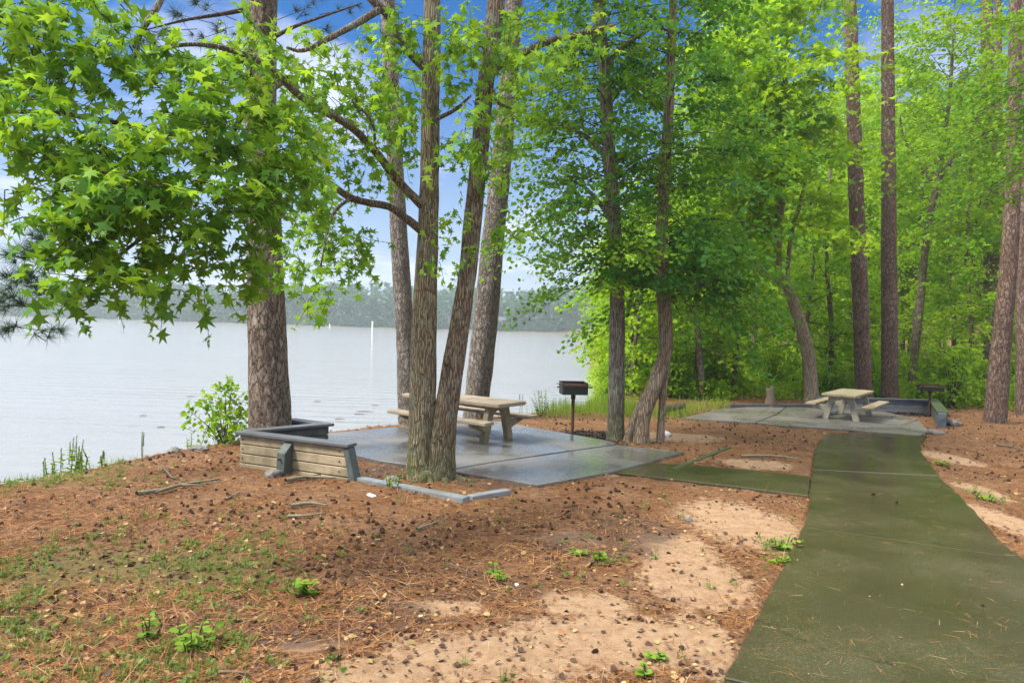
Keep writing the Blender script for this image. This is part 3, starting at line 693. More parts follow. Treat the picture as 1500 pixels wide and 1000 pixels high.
limbs = [
 [(627, 309, 18, 9.5), (613, 296, 17, 9.4), (595, 278, 15, 9.3), (575, 256, 15, 9.2), (550, 222, 14, 9), (515, 187, 14, 8.6), (480, 166, 14, 8.2), (440, 141, 14, 7.6), (408, 112, 13, 7), (370, 85, 12, 6.5), (300, 66, 9, 6.1), (230, 70, 6, 5.9)],
 [(624, 344, 17, 9.5), (610, 332, 16, 9.4), (592, 318, 14, 9.3), (570, 303, 13, 9.2), (540, 297, 13, 9), (512, 289, 13, 8.8), (480, 267, 12, 8.5), (440, 247, 12, 8.2), (395, 232, 12, 7.6), (330, 215, 12, 6.8), (200, 186, 11, 6), (60, 164, 10, 5.5), (-40, 172, 9, 5.3)],
 [(410, 122, 13, 7), (385, 140, 12, 6.8), (355, 168, 11, 6.5), (320, 235, 10, 6.2), (265, 305, 8, 5.8), (180, 370, 7, 5.4), (115, 435, 5, 5.1)],
 [(631, 110, 17, 9.5), (620, 98, 16, 9.5), (600, 78, 15, 9.4), (585, 55, 15, 9.3), (570, 25, 15, 9.2), (545, 0, 16, 9.1), (520, -30, 15, 9)],
 [(555, 15, 13, 9.1), (520, 36, 12, 8.8), (490, 52, 11, 8.5), (445, 74, 8, 8.1), (420, 70, 5, 7.9)],
 [(245, -20, 12, 6.2), (228, 15, 12, 6.1), (205, 50, 11, 6), (197, 85, 7, 5.9), (160, 120, 5, 5.8)],
 [(713, 116, 15, 9.45), (720, 102, 14, 9.42), (735, 95, 13, 9.5), (765, 78, 13, 9.6), (800, 62, 12, 9.7), (840, 52, 11, 9.8), (900, 38, 8, 9.9)],
 [(628, 180, 9, 9.5), (645, 172, 8, 9.4), (668, 160, 6, 9.3), (690, 140, 4, 9.2)],
 [(712, 105, 8, 9.45), (730, 150, 6, 9.3), (770, 162, 4, 9.2)],
 [(515, 290, 7, 8.8), (490, 310, 6, 8.6), (478, 345, 4, 8.4), (470, 390, 3, 8.3)],
 [(550, 224, 6, 9), (545, 180, 5, 8.9), (515, 145, 4, 8.8)],
 [(440, 245, 8, 8.2), (420, 300, 6, 7.2), (395, 350, 5, 6.4), (370, 400, 4, 6.0)]]
for i, lm in enumerate(limbs):
    p, r = trunk_pts(lm, 9); r = [a * .82 for a in r]
    obj('limb', tubes_mesh('gum_limb', [dict(pts=p, rad=r, sides=12, step=.07, rough=.09, seed=i, lobes=.05, freq=7)], M['gum_bark_dark'], gb), gum)
rg = np.random.default_rng(33); L = Leaves(); wood = []
near_cl = [(35, 60, 90, 70, 5.6), (20, 170, 70, 55, 5.2), (120, 110, 80, 60, 5.7), (130, 215, 110, 60, 5.3), (250, 140, 80, 45, 5.9), (300, 200, 100, 55, 5.8), (365, 140, 55, 50, 6.3), (250, 270, 110, 55, 5.6), (110, 290, 85, 50, 5.2), (380, 245, 75, 50, 6.1), (320, 320, 90, 45, 5.7), (200, 350, 90, 45, 5.4), (110, 385, 65, 42, 5.1), (55, 455, 42, 24, 5.0), (130, 435, 55, 28, 5.1), (270, 400, 45, 28, 5.6), (235, 450, 24, 20, 5.3), (310, 455, 28, 22, 5.6), (375, 385, 24, 40, 6.0), (-5, 290, 20, 12, 5.2), (400, 310, 40, 40, 6.0), (430, 200, 45, 35, 6.6), (430, 262, 40, 28, 6.4), (180, 60, 60, 40, 5.8), (60, 10, 90, 35, 5.6), (165, 5, 40, 25, 5.8), (385, 60, 45, 40, 7.0), (290, 100, 60, 30, 6.0), (160, 285, 80, 40, 5.0), (60, 330, 40, 30, 5.1), (385, 440, 14, 26, 6.0), (60, 240, 50, 35, 5.2), (200, 410, 45, 22, 5.4), (330, 415, 20, 22, 5.8), (400, 180, 50, 40, 6.6), (395, 270, 45, 40, 6.3), (420, 150, 45, 35, 7.0), (350, 90, 50, 35, 6.5), (440, 235, 45, 35, 6.8), (460, 290, 40, 30, 7.2), (390, 350, 30, 30, 6.2)]
for (px, py, rx, ry, d) in near_cl:
    s = d / F; n = max(5, int(rx * ry / 100 * .86)); px, py = px + (24 if py > 270 and px < 200 else 0), py - 12 - (16 if py > 340 else 0)
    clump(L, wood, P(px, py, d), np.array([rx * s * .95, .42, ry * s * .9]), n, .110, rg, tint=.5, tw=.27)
far_cl = [(470, 330, 55, 40), (505, 385, 45, 30), (465, 425, 40, 22), (530, 345, 35, 28), (470, 130, 60, 40), (540, 120, 45, 45), (500, 215, 60, 35), (565, 190, 35, 35), (440, 170, 40, 40), (590, 130, 25, 50), (430, 360, 25, 40), (680, 205, 45, 30), (690, 120, 45, 30), (690, 246, 45, 12), (672, 308, 32, 9), (720, 60, 45, 35), (745, 170, 35, 25), (670, 40, 30, 35), (598, 50, 25, 30), (560, 60, 30, 25), (790, 60, 40, 30), (830, 90, 35, 30), (455, 55, 35, 25), (520, 60, 30, 25), (655, 90, 20, 25), (615, 235, 15, 12), (540, 270, 40, 18), (660, 330, 12, 8), (760, 110, 30, 30), (640, 380, 10, 8), (700, 160, 35, 20), (420, 90, 45, 40), (450, 205, 50, 40), (490, 100, 50, 35), (530, 165, 45, 40), (575, 110, 40, 45), (600, 190, 25, 40), (560, 250, 35, 25), (480, 275, 35, 25), (655, 60, 30, 35), (690, 60, 35, 40), (740, 80, 40, 35), (780, 110, 30, 25), (700, 205, 45, 25), (735, 235, 30, 25), (600, 20, 40, 30), (850, 60, 40, 30), (500, 345, 40, 30), (455, 385, 40, 25), (430, 440, 20, 12), (690, 380, 12, 10), (725, 330, 14, 10)]
for (px, py, rx, ry) in far_cl:
    d = 8.9 + rg.normal() * .35; s = d / F; n = max(4, int(rx * ry / 100 * 1.15))
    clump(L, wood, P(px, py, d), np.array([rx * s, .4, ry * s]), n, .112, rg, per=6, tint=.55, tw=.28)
for k in range(26):   # the unseen top of the tree, above the frame
    c = np.array([rg.normal() * 1.8 - 1.6, 9.4 + rg.normal() * 1.2, 8.8 + rg.random() * 3.2]); clump(L, wood, c, np.array([.9, .9, .6]), 34, .13, rg, per=6, tw=.4)
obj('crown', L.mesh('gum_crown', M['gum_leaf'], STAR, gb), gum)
obj('twigs', tubes_mesh('gum_twigs', wood, M['twig'], gb, cap=False), gum)

# ------------------------------------------------------------------ leafy trees by the second patio
def leafy(label, stems, d, bark, crown, leafmat, tmpl, seed, name='leafy_tree', zmax=11, limbs=(), group=None, flare=.2, r_end=.03, density=1.0):
    """stems: list of px outlines. crown: list of (z0,z1,n,length,size,twigs,per,droop,tint,azimuth range or None)"""
    r = np.random.default_rng(seed); b = None; e = None; first = None
    for i, st in enumerate(stems):
        p, rr = trunk_pts(st, d)
        if b is None: b = root(p); e = empty(name, b, 0, label, 'tree', group)
        if i == 0: p, rr = extend(p, rr, zmax, r_end)
        if st[0][1] > 560: p, rr = sink(p, rr, .2)
        if first is None: first = (np.array(p), np.array(rr))
        obj('trunk', tubes_mesh('trunk', [dict(pts=p, rad=rr, sides=20, step=.09, rough=.06, seed=seed + i, lobes=.06, flare=flare, flare_h=.25, freq=4)], M[bark], b), e)
    for i, lm in enumerate(limbs):
        p, rr = trunk_pts(lm, d); obj('limb', tubes_mesh('limb', [dict(pts=p, rad=rr, sides=10, step=.1, rough=.06, seed=i)], M[bark], b), e)
    L = Leaves(); wood = []; tp = first[0]; zz = tp[:, 2]
    def at(z): return np.array([np.interp(z, zz, tp[:, 0]), np.interp(z, zz, tp[:, 1]), z])
    for (z0, z1_, n, ln, size, ntw, per, droop, tint, azr) in crown:
        for k in range(int(n * density)):
            z = z0 + (z1_ - z0) * (k + r.random()) / n
            az = k * 2.39996 + r.normal() * .2 if azr is None else azr[0] + (azr[1] - azr[0]) * r.random()
            spray(L, wood, at(z), az, .38 + .34 * r.normal(), ln * (.45 + .7 * r.random()), ntw, per, size, r, droop * (.5 + r.random()), tint + .1 * r.normal(), .014, .55 + .2 * r.random(), .55)
    obj('crown', L.mesh('crown', M[leafmat], tmpl, b), e); obj('twigs', tubes_mesh('twigs', wood, M['twig'], b, cap=False), e)
    return e, b
leafy('lichen spotted straight trunk between the near grill and the crooked tree', [[(902, 650, 27), (902, 620, 24), (903, 540, 23), (904, 450, 22), (901, 350, 20), (894, 250, 19), (888, 150, 18), (880, 50, 17), (875, -20, 16)]], 13.6, 'oak_bark',
      [(2.7, 4.4, 20, 1.8, .085, 12, 10, .55, .6, None), (4.2, 10.0, 74, 2.4, .09, 13, 11, .4, .6, None), (3.0, 7.5, 18, 2.2, .085, 12, 10, .5, .62, (2.4, 3.9))], 'oak_leaf', BROAD, 41,
      limbs=[[(893, 235, 9), (870, 210, 8), (840, 190, 6), (800, 175, 4), (775, 180, 3)], [(898, 330, 8), (880, 300, 7), (850, 270, 5), (815, 262, 3)], [(886, 120, 10), (900, 80, 8), (940, 50, 6), (990, 20, 5)]])
leafy('crooked fused trunk with hollow seam bending right over the straw', [
      [(938, 652, 28), (940, 625, 24), (944, 602, 23), (956, 572, 23), (967, 541, 22), (976, 512, 20), (975, 476, 21), (973, 444, 21), (970, 400, 20), (970, 330, 17), (974, 250, 17), (980, 150, 14), (985, 30, 12)],
      [(920, 646, 14), (926, 622, 12), (936, 598, 11), (952, 566, 10), (966, 535, 8)], [(968, 636, 12), (969, 610, 11), (972, 570, 11), (976, 540, 10), (979, 505, 8)]], 13.4, 'smooth_bark',
      [(2.5, 3.7, 18, 1.8, .105, 12, 10, .5, .5, None), (3.6, 10.0, 66, 2.5, .10, 13, 11, .4, .6, None), (2.6, 4.0, 12, 2.3, .11, 12, 10, .55, .5, (-.9, .6))], 'dark_leaf', BROAD, 42, flare=.1)
leafy('pale leaning trunk forking left beyond the far patio', [[(1189, 600, 26), (1189, 580, 22), (1187, 542, 19), (1183, 516, 19), (1177, 490, 19), (1169, 464, 18), (1161, 438, 17), (1152, 416, 15), (1140, 395, 11), (1140, 340, 13), (1145, 280, 11), (1142, 220, 9), (1150, 120, 7)],
      [(1152, 418, 12), (1135, 409, 10), (1119, 402, 10), (1095, 378, 10), (1065, 350, 8), (1030, 320, 6)], [(1156, 425, 7), (1154, 395, 6), (1160, 340, 7), (1172, 300, 6), (1185, 240, 5), (1200, 170, 4)]], 22.5, 'smooth_bark',
      [(5.2, 13.5, 84, 3.4, .175, 13, 11, .4, .62, (1.2, 4.6)), (5.0, 11, 44, 4.6, .175, 13, 11, .5, .68, (2.6, 4.7)), (5.5, 13, 22, 2.6, .175, 13, 11, .4, .7, (-1.6, .4))], 'wood_leaf', STAR, 43, zmax=14)
leafy('slim dark trunk splitting into rising branches behind the far grill', [[(1333, 590, 14), (1338, 540, 13), (1345, 470, 13), (1352, 400, 12), (1360, 330, 11), (1374, 262, 10), (1380, 220, 7), (1390, 150, 6), (1398, 40, 4)],
      [(1374, 265, 8), (1390, 240, 7), (1405, 215, 6), (1430, 180, 5), (1445, 150, 4)], [(1370, 275, 6), (1350, 245, 5), (1325, 205, 4), (1318, 170, 3)]], 29.5, 'gum_bark_dark',
      [(5.8, 16, 110, 4.4, .15, 13, 11, .25, .58, None)], 'wood_leaf', BROAD, 44, zmax=15)
leafy('short dark trunk behind the crooked tree, hung with low leaves', [[(1029, 592, 13), (1028, 560, 11), (1024, 510, 10), (1021, 470, 9), (1020, 400, 8), (1024, 300, 6)]], 24.0, 'gum_bark_dark',
      [(2.6, 7, 34, 2.6, .14, 11, 9, .45, .5, None)], 'oak_leaf', BROAD, 45, zmax=10)
leafy('overhanging bright leafed tree at the right side of the path', [[(1620, 640, 34), (1615, 560, 28), (1600, 400, 26), (1590, 200, 22), (1580, 50, 18)]], 15.0, 'oak_bark',
      [(5.2, 10.5, 40, 2.6, .10, 13, 11, .3, .55, None), (5.4, 8.5, 14, 3.4, .10, 13, 11, .3, .6, (2.0, 3.6))], 'oak_leaf', BROAD, 46, zmax=11)
for k, (px, d, lb) in enumerate([(1075, 27, 'thin sapling with bright leaves between the crooked tree and stump'), (1215, 28, 'leafy sapling standing left of the paired pines'), (1420, 29, 'leafy sapling between the far grill and the dark pine'), (1395, 34, 'bright sapling seen above the end of the retaining wall')]):
    yb = G(px, 600); h = 488 + (px - 1000) * .03; py = h + 1000 * (2.0 + .4) / d
    leafy(lb, [[(px, py, 9), (px + 3, 480, 8), (px - 4, 380, 6), (px + 2, 250, 5)]], d, 'gum_bark_dark', [(2.2, 8, 34, 2.4, .13, 11, 9, .35, .68, None)], 'wood_leaf', BROAD, 60 + k, zmax=11, name='sapling')

# ------------------------------------------------------------------ the wood behind: saplings, shrubs, undergrowth
def generic_tree(seed, H, ln, nb, size, tint, z0=.12, ntw=12, per=9, tmpl=BROAD, lm='wood_leaf', tr=.09):
    r = np.random.default_rng(seed); L = Leaves(); wood = []
    p = np.array([[0, 0, -.3], [r.normal() * .1, r.normal() * .1, H * .3], [r.normal() * .3, r.normal() * .3, H * .65], [r.normal() * .4, r.normal() * .4, H]])
    for k in range(nb):
        z = H * (z0 + (1 - z0) * (k + r.random()) / nb); c = np.array([np.interp(z, p[:, 2], p[:, 0]), np.interp(z, p[:, 2], p[:, 1]), z])
        f = math.sin(math.pi * min(1, (.18 + .8 * (1 - z / H)))) * .7 + .35
        spray(L, wood, c, k * 2.4 + r.normal() * .3, .2 + .2 * r.normal(), ln * f * (.6 + .6 * r.random()), ntw, per, size, r, .35, tint + .12 * r.normal(), .02, .5)
    return (tubes_mesh('trunk', [dict(pts=p, rad=[tr, tr * .8, tr * .5, .01], sides=9, step=.3, rough=.06, seed=seed)], M['gum_bark_dark']),
            L.mesh('crown', M[lm], tmpl), tubes_mesh('twigs', wood, M['twig'], cap=False))
rt = np.random.default_rng(77)
kinds = [generic_tree(101, 7.0, 2.3, 28, .15, .78, .18, 10, 8), generic_tree(102, 10, 2.9, 34, .17, .68, .36, 10, 8, tr=.11), generic_tree(103, 4.4, 1.7, 24, .13, .85, .15, 10, 8), generic_tree(104, 13, 3.4, 52, 0.21, .72, .34, 11, 9, BROAD, 'wood_leaf', .15)]
KL = ['bushy young tree with yellow green leaves in the sunlit wood', 'tall leafy tree standing in the wood beyond the patios', 'low bright sapling at the edge of the wood', 'broad crowned tree at the back of the wood']
KG = ['young trees in the wood', 'tall trees in the wood', 'saplings at the wood edge', 'broad trees at the back of the wood']
spots = []
def try_spot(x, y, gap):
    if lake_sd(np.array([x]), np.array([y]))[0] > -.6: return False
    if any((x - a)**2 + (y - b)**2 < gap * gap for a, b in spots): return False
    spots.append((x, y)); return True
def plant(kind, x, y, s):
    e = empty(['young_tree', 'tall_tree', 'sapling', 'broad_tree'][kind], (x, y, z1(x, y)), rt.random() * 6.28, KL[kind], 'tree', KG[kind])
    for nm, me in zip(('trunk', 'crown', 'twigs'), kinds[kind]):
        o = obj(nm, me, e)
    e.scale = (s, s, s * (.9 + .25 * rt.random())); return e
n = 0
for (u0, u1, d0, d1, kset, cnt, gap) in ((.14, .95, 27, 34, (2, 2, 0), 18, 2.1), (.13, 1.0, 34, 46, (0, 2, 1), 24, 2.8), (.13, 1.0, 46, 64, (0, 1, 1), 26, 3.6), (.13, 1.0, 64, 92, (3, 1), 30, 4.2)):
    got = 0
    for t in range(4000):
        if got >= cnt: break
        d = d0 + (d1 - d0) * rt.random(); x = d * (u0 + (u1 - u0) * rt.random())
        if try_spot(x, d, gap): plant(kset[got % len(kset)], x, d, .8 + .45 * rt.random()); got += 1
for (px, d, s_) in ((1185, 42, 1.25), (1262, 46, 1.4), (1335, 42, 1.25), (1410, 47, 1.4), (1480, 42, 1.2), (1080, 46, 1.3), (1130, 52, 1.5), (1225, 54, 1.6), (1300, 55, 1.6), (1375, 56, 1.6), (1450, 55, 1.6)):
    plant(3, (px - 750) / F * d, d, s_)
# along the right shore, leaning out over the water
sh = [(3.5, 23.5), (3.9, 26.5), (4.6, 30), (5.2, 34), (5.8, 38.5), (6.5, 43), (7.2, 48), (8.0, 54), (8.8, 60), (10.0, 67), (11.4, 76), (12.8, 86), (14.2, 98), (16, 112), (19, 132), (22, 156), (26, 186), (30, 215), (34, 250), (39, 300), (46, 350)]
for i, (x, y) in enumerate(sh):
    for q in range(2):
        xx = x + .5 + q * 2.2 + rt.random() * .5; yy = y + rt.normal() * .6; xx += max(0, lake_sd(np.array([xx]), np.array([yy]))[0] + .4)
        plant((2, 0, 2, 0, 0)[(i + q) % 5] if y < 55 else (1, 3)[(i + q) % 2] if y > 90 else (0, 1)[(i + q) % 2], xx, yy, .55 + .02 * y if y < 30 else 1.0)
def generic_shrub(seed, R, H, n, size, tint, lm='wood_leaf'):
    r = np.random.default_rng(seed); L = Leaves(); wood = []
    for i in range(n):
        az = i * 2.4; h = H * (.2 + .8 * r.random()); p = np.array([math.cos(az), math.sin(az), 0]) * R * .55 * r.random() + np.array([0, 0, h * .75])
        wood.append(dict(pts=[(0, 0, -.1), p * np.array([.5, .5, .6]), p], rad=[.012, .009, .004], sides=4, step=None))
        clump(L, wood, p, np.array([R * .4, R * .4, H * .2]), 7, size, r, 7, tint + .1 * r.normal(), .3, .1, .8)
    return tubes_mesh('stems', wood, M['twig'], cap=False), L.mesh('leaves', M[lm], BROAD)
sk = [generic_shrub(201, 1.1, 1.5, 26, .10, .6), generic_shrub(202, .8, .9, 18, .085, .72), generic_shrub(203, 1.4, 2.2, 34, .11, .7)]
def shrub(k, x, y, s, label='leafy green shrub in the undergrowth at the edge of the wood', group='shrubs at the wood edge'):
    e = empty('shrub', (x, y, z1(x, y)), rt.random() * 6.28, label, 'shrub', group)
    obj('stems', sk[k][0], e); obj('foliage', sk[k][1], e); e.scale = (s, s, s); return e
got = 0
for t in range(3000):
    if got >= 70: break
    d = 23.5 + 14 * rt.random()**1.6; x = d * (.15 + .75 * rt.random())
    if 8 < x < 15.2 and d < 24.5: continue
    if lake_sd(np.array([x]), np.array([d]))[0] > -.5: continue
    shrub(got % 3, x, d, .6 + .6 * rt.random()); got += 1
for (x, y, s_) in ((3.0, 22.6, .5), (3.6, 23.6, .6), (4.1, 25.4, .7), (4.3, 27.2, .8), (5.0, 29.5, .9), (5.5, 32.5, 1.0), (6.0, 36, 1.1), (6.6, 41, 1.2), (7.3, 47, 1.2)):
    shrub(int(x * 10) % 3, x - .2, y, s_, 'low shrub leaning over the water along the right shore', 'shrubs along the right shore')
# ground cover under the trees (uncountable)
def cover(name, n, xr, yr, size, m, label, hmax, keep, cat='undergrowth', tmpl=BROAD, seed=5, tint=.82):
    r = np.random.default_rng(seed); x = xr[0] + (xr[1] - xr[0]) * r.random(n); y = yr[0] + (yr[1] - yr[0]) * r.random(n)
    k = keep(x, y, r); x, y = x[k], y[k]; n = len(x); z = zfun(x, y, False) + hmax * r.random(n)**1.5
    L = Leaves(); L.add(np.stack([x, y, z], -1), np.column_stack([r.normal(size=(n, 2)), .3 * r.normal(size=n)]), np.array([0, 0, 1]) + .5 * r.normal(size=(n, 3)), size * (.5 + .8 * r.random(n)), tint + .2 * fbm(x * .6, y * .6, 3, 8) + .12 * r.normal(size=n))
    return tag(obj(name, L.mesh(name, m, tmpl)), label, cat, kind='stuff')
cover('undergrowth', 110000, (3, 42), (23.4, 50), .12, M['wood_leaf'], 'low bright green ground cover spreading beneath the trees', .55,
      lambda x, y, r: (lake_sd(x, y) < 1.3) & (x > .10 * y) & (fbm(x * .5, y * .5, 3, 4) + .55 > r.random(len(x)) * .9) & ~((x > 7.6) & (x < 14.0) & (y < 24.6)))

# far side of the wood and of the lake: one mass each
def mass(name, trees, label, seed, cards=70, m='far_leaf', cat='woodland'):
    r = np.random.default_rng(seed); L = Leaves(); wood = []
    for (x, y, z, h, w) in trees:
        n = cards; t = r.random(n) ** .8; pr = np.where(t < .35, .55 + t, 1.12 - .85 * (t - .2)) * (.75 + .4 * r.random())
        q = unit(r.normal(size=(n, 3))); rr = r.random(n) ** .4
        pos = np.stack([x + q[:, 0] * w * pr * rr, y + q[:, 1] * w * pr * rr, z + h * (.10 + .9 * t)], -1)
        tn = .45 + .15 * r.normal() + .12 * r.normal(size=n)
        L.add(pos, r.normal(size=(n, 3)) + np.array([0, 0, -.2]), r.normal(size=(n, 3)) * .7 + np.array([0, 0, .5]), w * (.28 + .25 * r.random(n)), tn)
        if r.random() < .5: wood.append(dict(pts=[(x, y, z - .5), (x, y, z + h * .7)], rad=[.25, .12], sides=4, step=None))
    o = obj(name, L.mesh(name, M[m], BROAD)); tag(o, label, cat, kind='stuff')
    return o
tr = []
rf = np.random.default_rng(9)
for row in range(7):
    for k in range(120):
        px = -500 + 1450 * (k + rf.random()) / 120; u = (px - 750) / F
        yy = 398 + (max(0, -u - .1) ** 1.5) * 130 + row * 9 + rf.random() * 6; x = u * yy
        if lake_sd(np.array([x]), np.array([yy]))[0] > -.3: continue
        hh = (17.5 + 5 * fbm(np.array([x * .018]), np.array([yy * .01]), 3, 2)[0] + 1.5 * rf.normal() + row * .9)
        tr.append((x, yy, z1(x, yy), max(9, hh), 4.0 + 2.0 * rf.random()))
for k in range(420):
    px = -500 + 1450 * (k + rf.random()) / 420; u = (px - 750) / F; yy = 392.0
    for t in range(60):
        if lake_sd(np.array([u * yy]), np.array([yy]))[0] < -.6: break
        yy += 1.5
    tr.append((u * yy, yy, z1(u * yy, yy) - .5, 3 + 3.5 * rf.random(), 2.2 + rf.random()))
mass('far_shore_woods', tr, 'hazy line of trees along the far shore of the lake', 3, 105)
tr = []
for k in range(190):
    d = 95 + 230 * rf.random() ** 1.3; u = .135 + .5 * rf.random(); x = u * d
    if lake_sd(np.array([x]), np.array([d]))[0] > -1: continue
    tr.append((x, d, z1(x, d), 15 + 6 * rf.random(), 3.6 + 2 * rf.random()))
mass('distant_woods', tr, 'mass of pale green trees far back in the wood', 4, 130, 'wood_leaf')

# houses, dock and markers across the water
def house(px, pyb, d, w, h, label, rz=0.2):
    p = P(px, pyb, d); zb = z1(p[0], p[1]); e = empty('house', (p[0], p[1], zb), rz, label, 'house')
    m = MB(); m.box((0, 0, h / 2 + 1), (w, w * .7, h + 2)); wl = m.build('wall', M['house_white'], e)
    m = MB(); m.prism([(-w * .42, h + 1.95), (w * .42, h + 1.95), (0, h + 1.95 + w * .28)], 'x', -w * .54, w * .54); m.build('roof', M['house_roof'], e)
    for k in range(3):
        m = MB(); m.box((-w * .3 + k * w * .3, -w * .35 - .05, h * .55 + 1), (w * .12, .1, h * .35)); m.build('window', M['house_glass'], wl)
house(737, 470, 404, 6.5, 4.0, 'small white house among the trees on the far shore, right of the pines')
house(664, 468, 412, 8, 3.6, 'pale house half hidden on the far shore, between the two gum trunks', -.3)
p = P(668, 484, 396); e = empty('boat_dock', (p[0], p[1], ZW), .1, 'tiny white boat dock at the far shoreline', 'dock')
m = MB(); m.box((0, 0, .45), (5, 6, .25)); m.build('deck', M['house_white'], e)
m = MB(); m.box((0, 0, 3.1), (5.4, 6.4, .25)); m.build('roof', M['house_roof'], e)
for sx in (-2.2, 2.2):
    for sy in (-2.6, 2.6):
        m = MB(); m.tube([(sx, sy, -1), (sx, sy, 3)], [.12, .12], 8); m.build('post', M['house_white'], e)
def marker(px, pyb, top, d, r, label):
    p = P(px, pyb, d); h = (pyb - top) / F * d
    e = empty('channel_marker', (p[0], p[1], ZW), 0, label, 'marker')
    m = MB(); m.tube([(0, 0, -1), (0, 0, h * .93)], [r, r], 12); m.build('pole', M['white_paint'], e, smooth=True)
    m = MB(); m.tube([(0, 0, h * .925), (0, 0, h * .97), (0, 0, h)], [r * 1.25, r * 1.25, r * .3], 12); m.build('cap', M['white_paint'], e)
marker(545, 497, 470, 3.15 / .0255, .14, 'tall white channel marker pole in the lake left of the gum')
marker(483, 478, 472, 310, .3, 'small white marker post far across the lake')
marker(175, 466, 459, 300, .3, 'white marker post near the far shore under the gum leaves')

# ------------------------------------------------------------------ timber planter by the left pine
zt = .37
wl = empty('planter_wall', (0, 0, 0), 0, 'weathered timber plank planter wall with dark wet caps around the left pine', 'planter')
apex = G(354, 686)[:2]; endF = G(512, 700)[:2]
apex = P(354, 686, 9.62)[:2]; 
def at_top(px, py): r = ray(px, py); t = (zt - CAM[2]) / r[2]; return (CAM + r * t)[:2]
apex = at_top(355, 631); endF = at_top(508, 649); endM = at_top(479, 620); endB = at_top(428, 613)
def plank_wall(a, b, parent, m, nb, hb, thick, zbase_a, name='plank_wall', slant=0.0, inner=0):
    a = np.array(a); b = np.array(b); ln = np.linalg.norm(b - a); rz = math.atan2(b[1] - a[1], b[0] - a[0])
    mb = MB()
    for i in range(nb):
        z0 = zt - .045 - (i + 1) * hb; x1 = ln + slant * (i + .5) - .02
        mb.box((x1 / 2, 0, z0 + hb / 2), (x1, thick + .004 * math.sin(i * 5), hb - .012))
    o = mb.build(name, m, parent, bevel=.008, loc=(a[0], a[1], 0), rz=rz, seg=1); return o, ln, rz
w1, ln1, rz1 = plank_wall(apex, endF, wl, M['wall_board'], 5, .135, .09, 0, slant=.035)
mb = MB(); mb.box((ln1 / 2 + .02, 0, zt - .018), (ln1 + .14, .2, .042)); mb.build('cap', M['cap_board'], wl, .008, loc=(apex[0], apex[1], 0), rz=rz1)
mb = MB(); mb.prism([(ln1 - .005, zt - .045), (ln1 + .075, zt - .045), (ln1 + .27, zt - .74), (ln1 + .16, zt - .74)], 'y', -.075, .075); mb.build('end_post', M['grey_post'], wl, .008, loc=(apex[0], apex[1], 0), rz=rz1)
mb = MB()
xb = ln1 * .49
mb.prism([(-.045, zt - .06), (-.2, zt - .2), (-.235, zt - .75), (-.045, zt - .75)], 'x', xb - .07, xb + .07); mb.build('brace_post', M['grey_post'], wl, .01, loc=(apex[0], apex[1], 0), rz=rz1)
mb = MB()
for zz_ in (zt - .28, zt - .5): mb.tube([(xb, -.19 - .02, zz_), (xb, -.19 - .055, zz_)], [.014, .014], 8)
for i in range(4):
    for xx_ in (.06, ln1 - .08): mb.tube([(xx_, -.04, zt - .11 - i * .135), (xx_, -.056, zt - .11 - i * .135)], [.010, .010], 8)
mb.build('bolt', M['grill_rust'], w1, loc=(0, 0, 0))
w2, ln2, rz2 = plank_wall(apex, endM, wl, M['grey_post'], 4, .135, .09, 0)
mb = MB(); mb.box((ln2 / 2 + .06, 0, zt - .014), (ln2 + .02, .2, .042)); mb.build('cap', M['cap_board'], wl, .008, loc=(apex[0], apex[1], 0), rz=rz2)
w3, ln3, rz3 = plank_wall(endM, endB, wl, M['grey_post'], 4, .135, .09, 0)
mb = MB(); mb.box((ln3 / 2, 0, zt - .022), (ln3 + .12, .2, .042)); mb.build('cap', M['cap_board'], wl, .008, loc=(endM[0], endM[1], 0), rz=rz3)
# soil held inside
# border timber round the gum
def timber_piece(name, a, b, w, h, m, label, cat, dz=.0, group=None, e2=0):
    a = np.array(a); b = np.array(b); ln = np.linalg.norm(b - a); rz = math.atan2(b[1] - a[1], b[0] - a[0]); c = (a + b) / 2
    za, zb = SL * a[1], SL * b[1]
    mb = MB(); R = Matrix.Rotation(rz, 3, 'Z') @ Matrix.Rotation(-math.atan2(zb - za, ln), 3, 'Y')
    mb.box((0, 0, 0), (ln, w, h), M=R)
    o = mb.build(name, m, None, .012, loc=(c[0], c[1], (za + zb) / 2 + h / 2 - .07 + dz)); 
    return tag(o, label, cat, group)
timber_piece('curb_timber', G(512, 703)[:2], G(683, 736)[:2], .14, .14, M['curb'], 'long pale grey border timber running from planter wall past the gum', 'border timber', .0)
timber_piece('curb_timber', G(688, 732)[:2], G(744, 722)[:2], .12, .13, M['curb'], 'short grey border timber at right of the gum base', 'border timber', -.004)
timber_piece('edging_timber', G(985, 689)[:2], G(1068, 656)[:2], .09, .10, M['green_timber'], 'dark green mossy edging timber right of the crooked tree', 'edging timber', .0)

# far retaining wall
fw = empty('retaining_wall', (0, 0, 0), 0, 'low blue grey plank wall with mossy wing behind the far patio', 'wall')
zt = .10
A_, B_, C_ = np.array([9.6, 21.15]), np.array([13.25, 21.3]), np.array([11.15, 17.55])
def pw(a, b, m, nb, hb, name, th=.09):
    ln = np.linalg.norm(b - a); rz = math.atan2(b[1] - a[1], b[0] - a[0]); mb = MB()
    for i in range(nb): mb.box((ln / 2, 0, zt - .04 - (i + .5) * hb), (ln, th + .006 * (i % 2), hb - .014))
    mb.build(name, m, fw, .008, loc=(a[0], a[1], 0), rz=rz, seg=1); return ln, rz
l, rz = pw(A_, B_, M['blue_board'], 4, .13, 'plank_wall'); mb = MB(); mb.box((l / 2, 0, zt - .015), (l + .1, .22, .05)); mb.build('cap', M['cap_board'], fw, .008, loc=(A_[0], A_[1], 0), rz=rz)
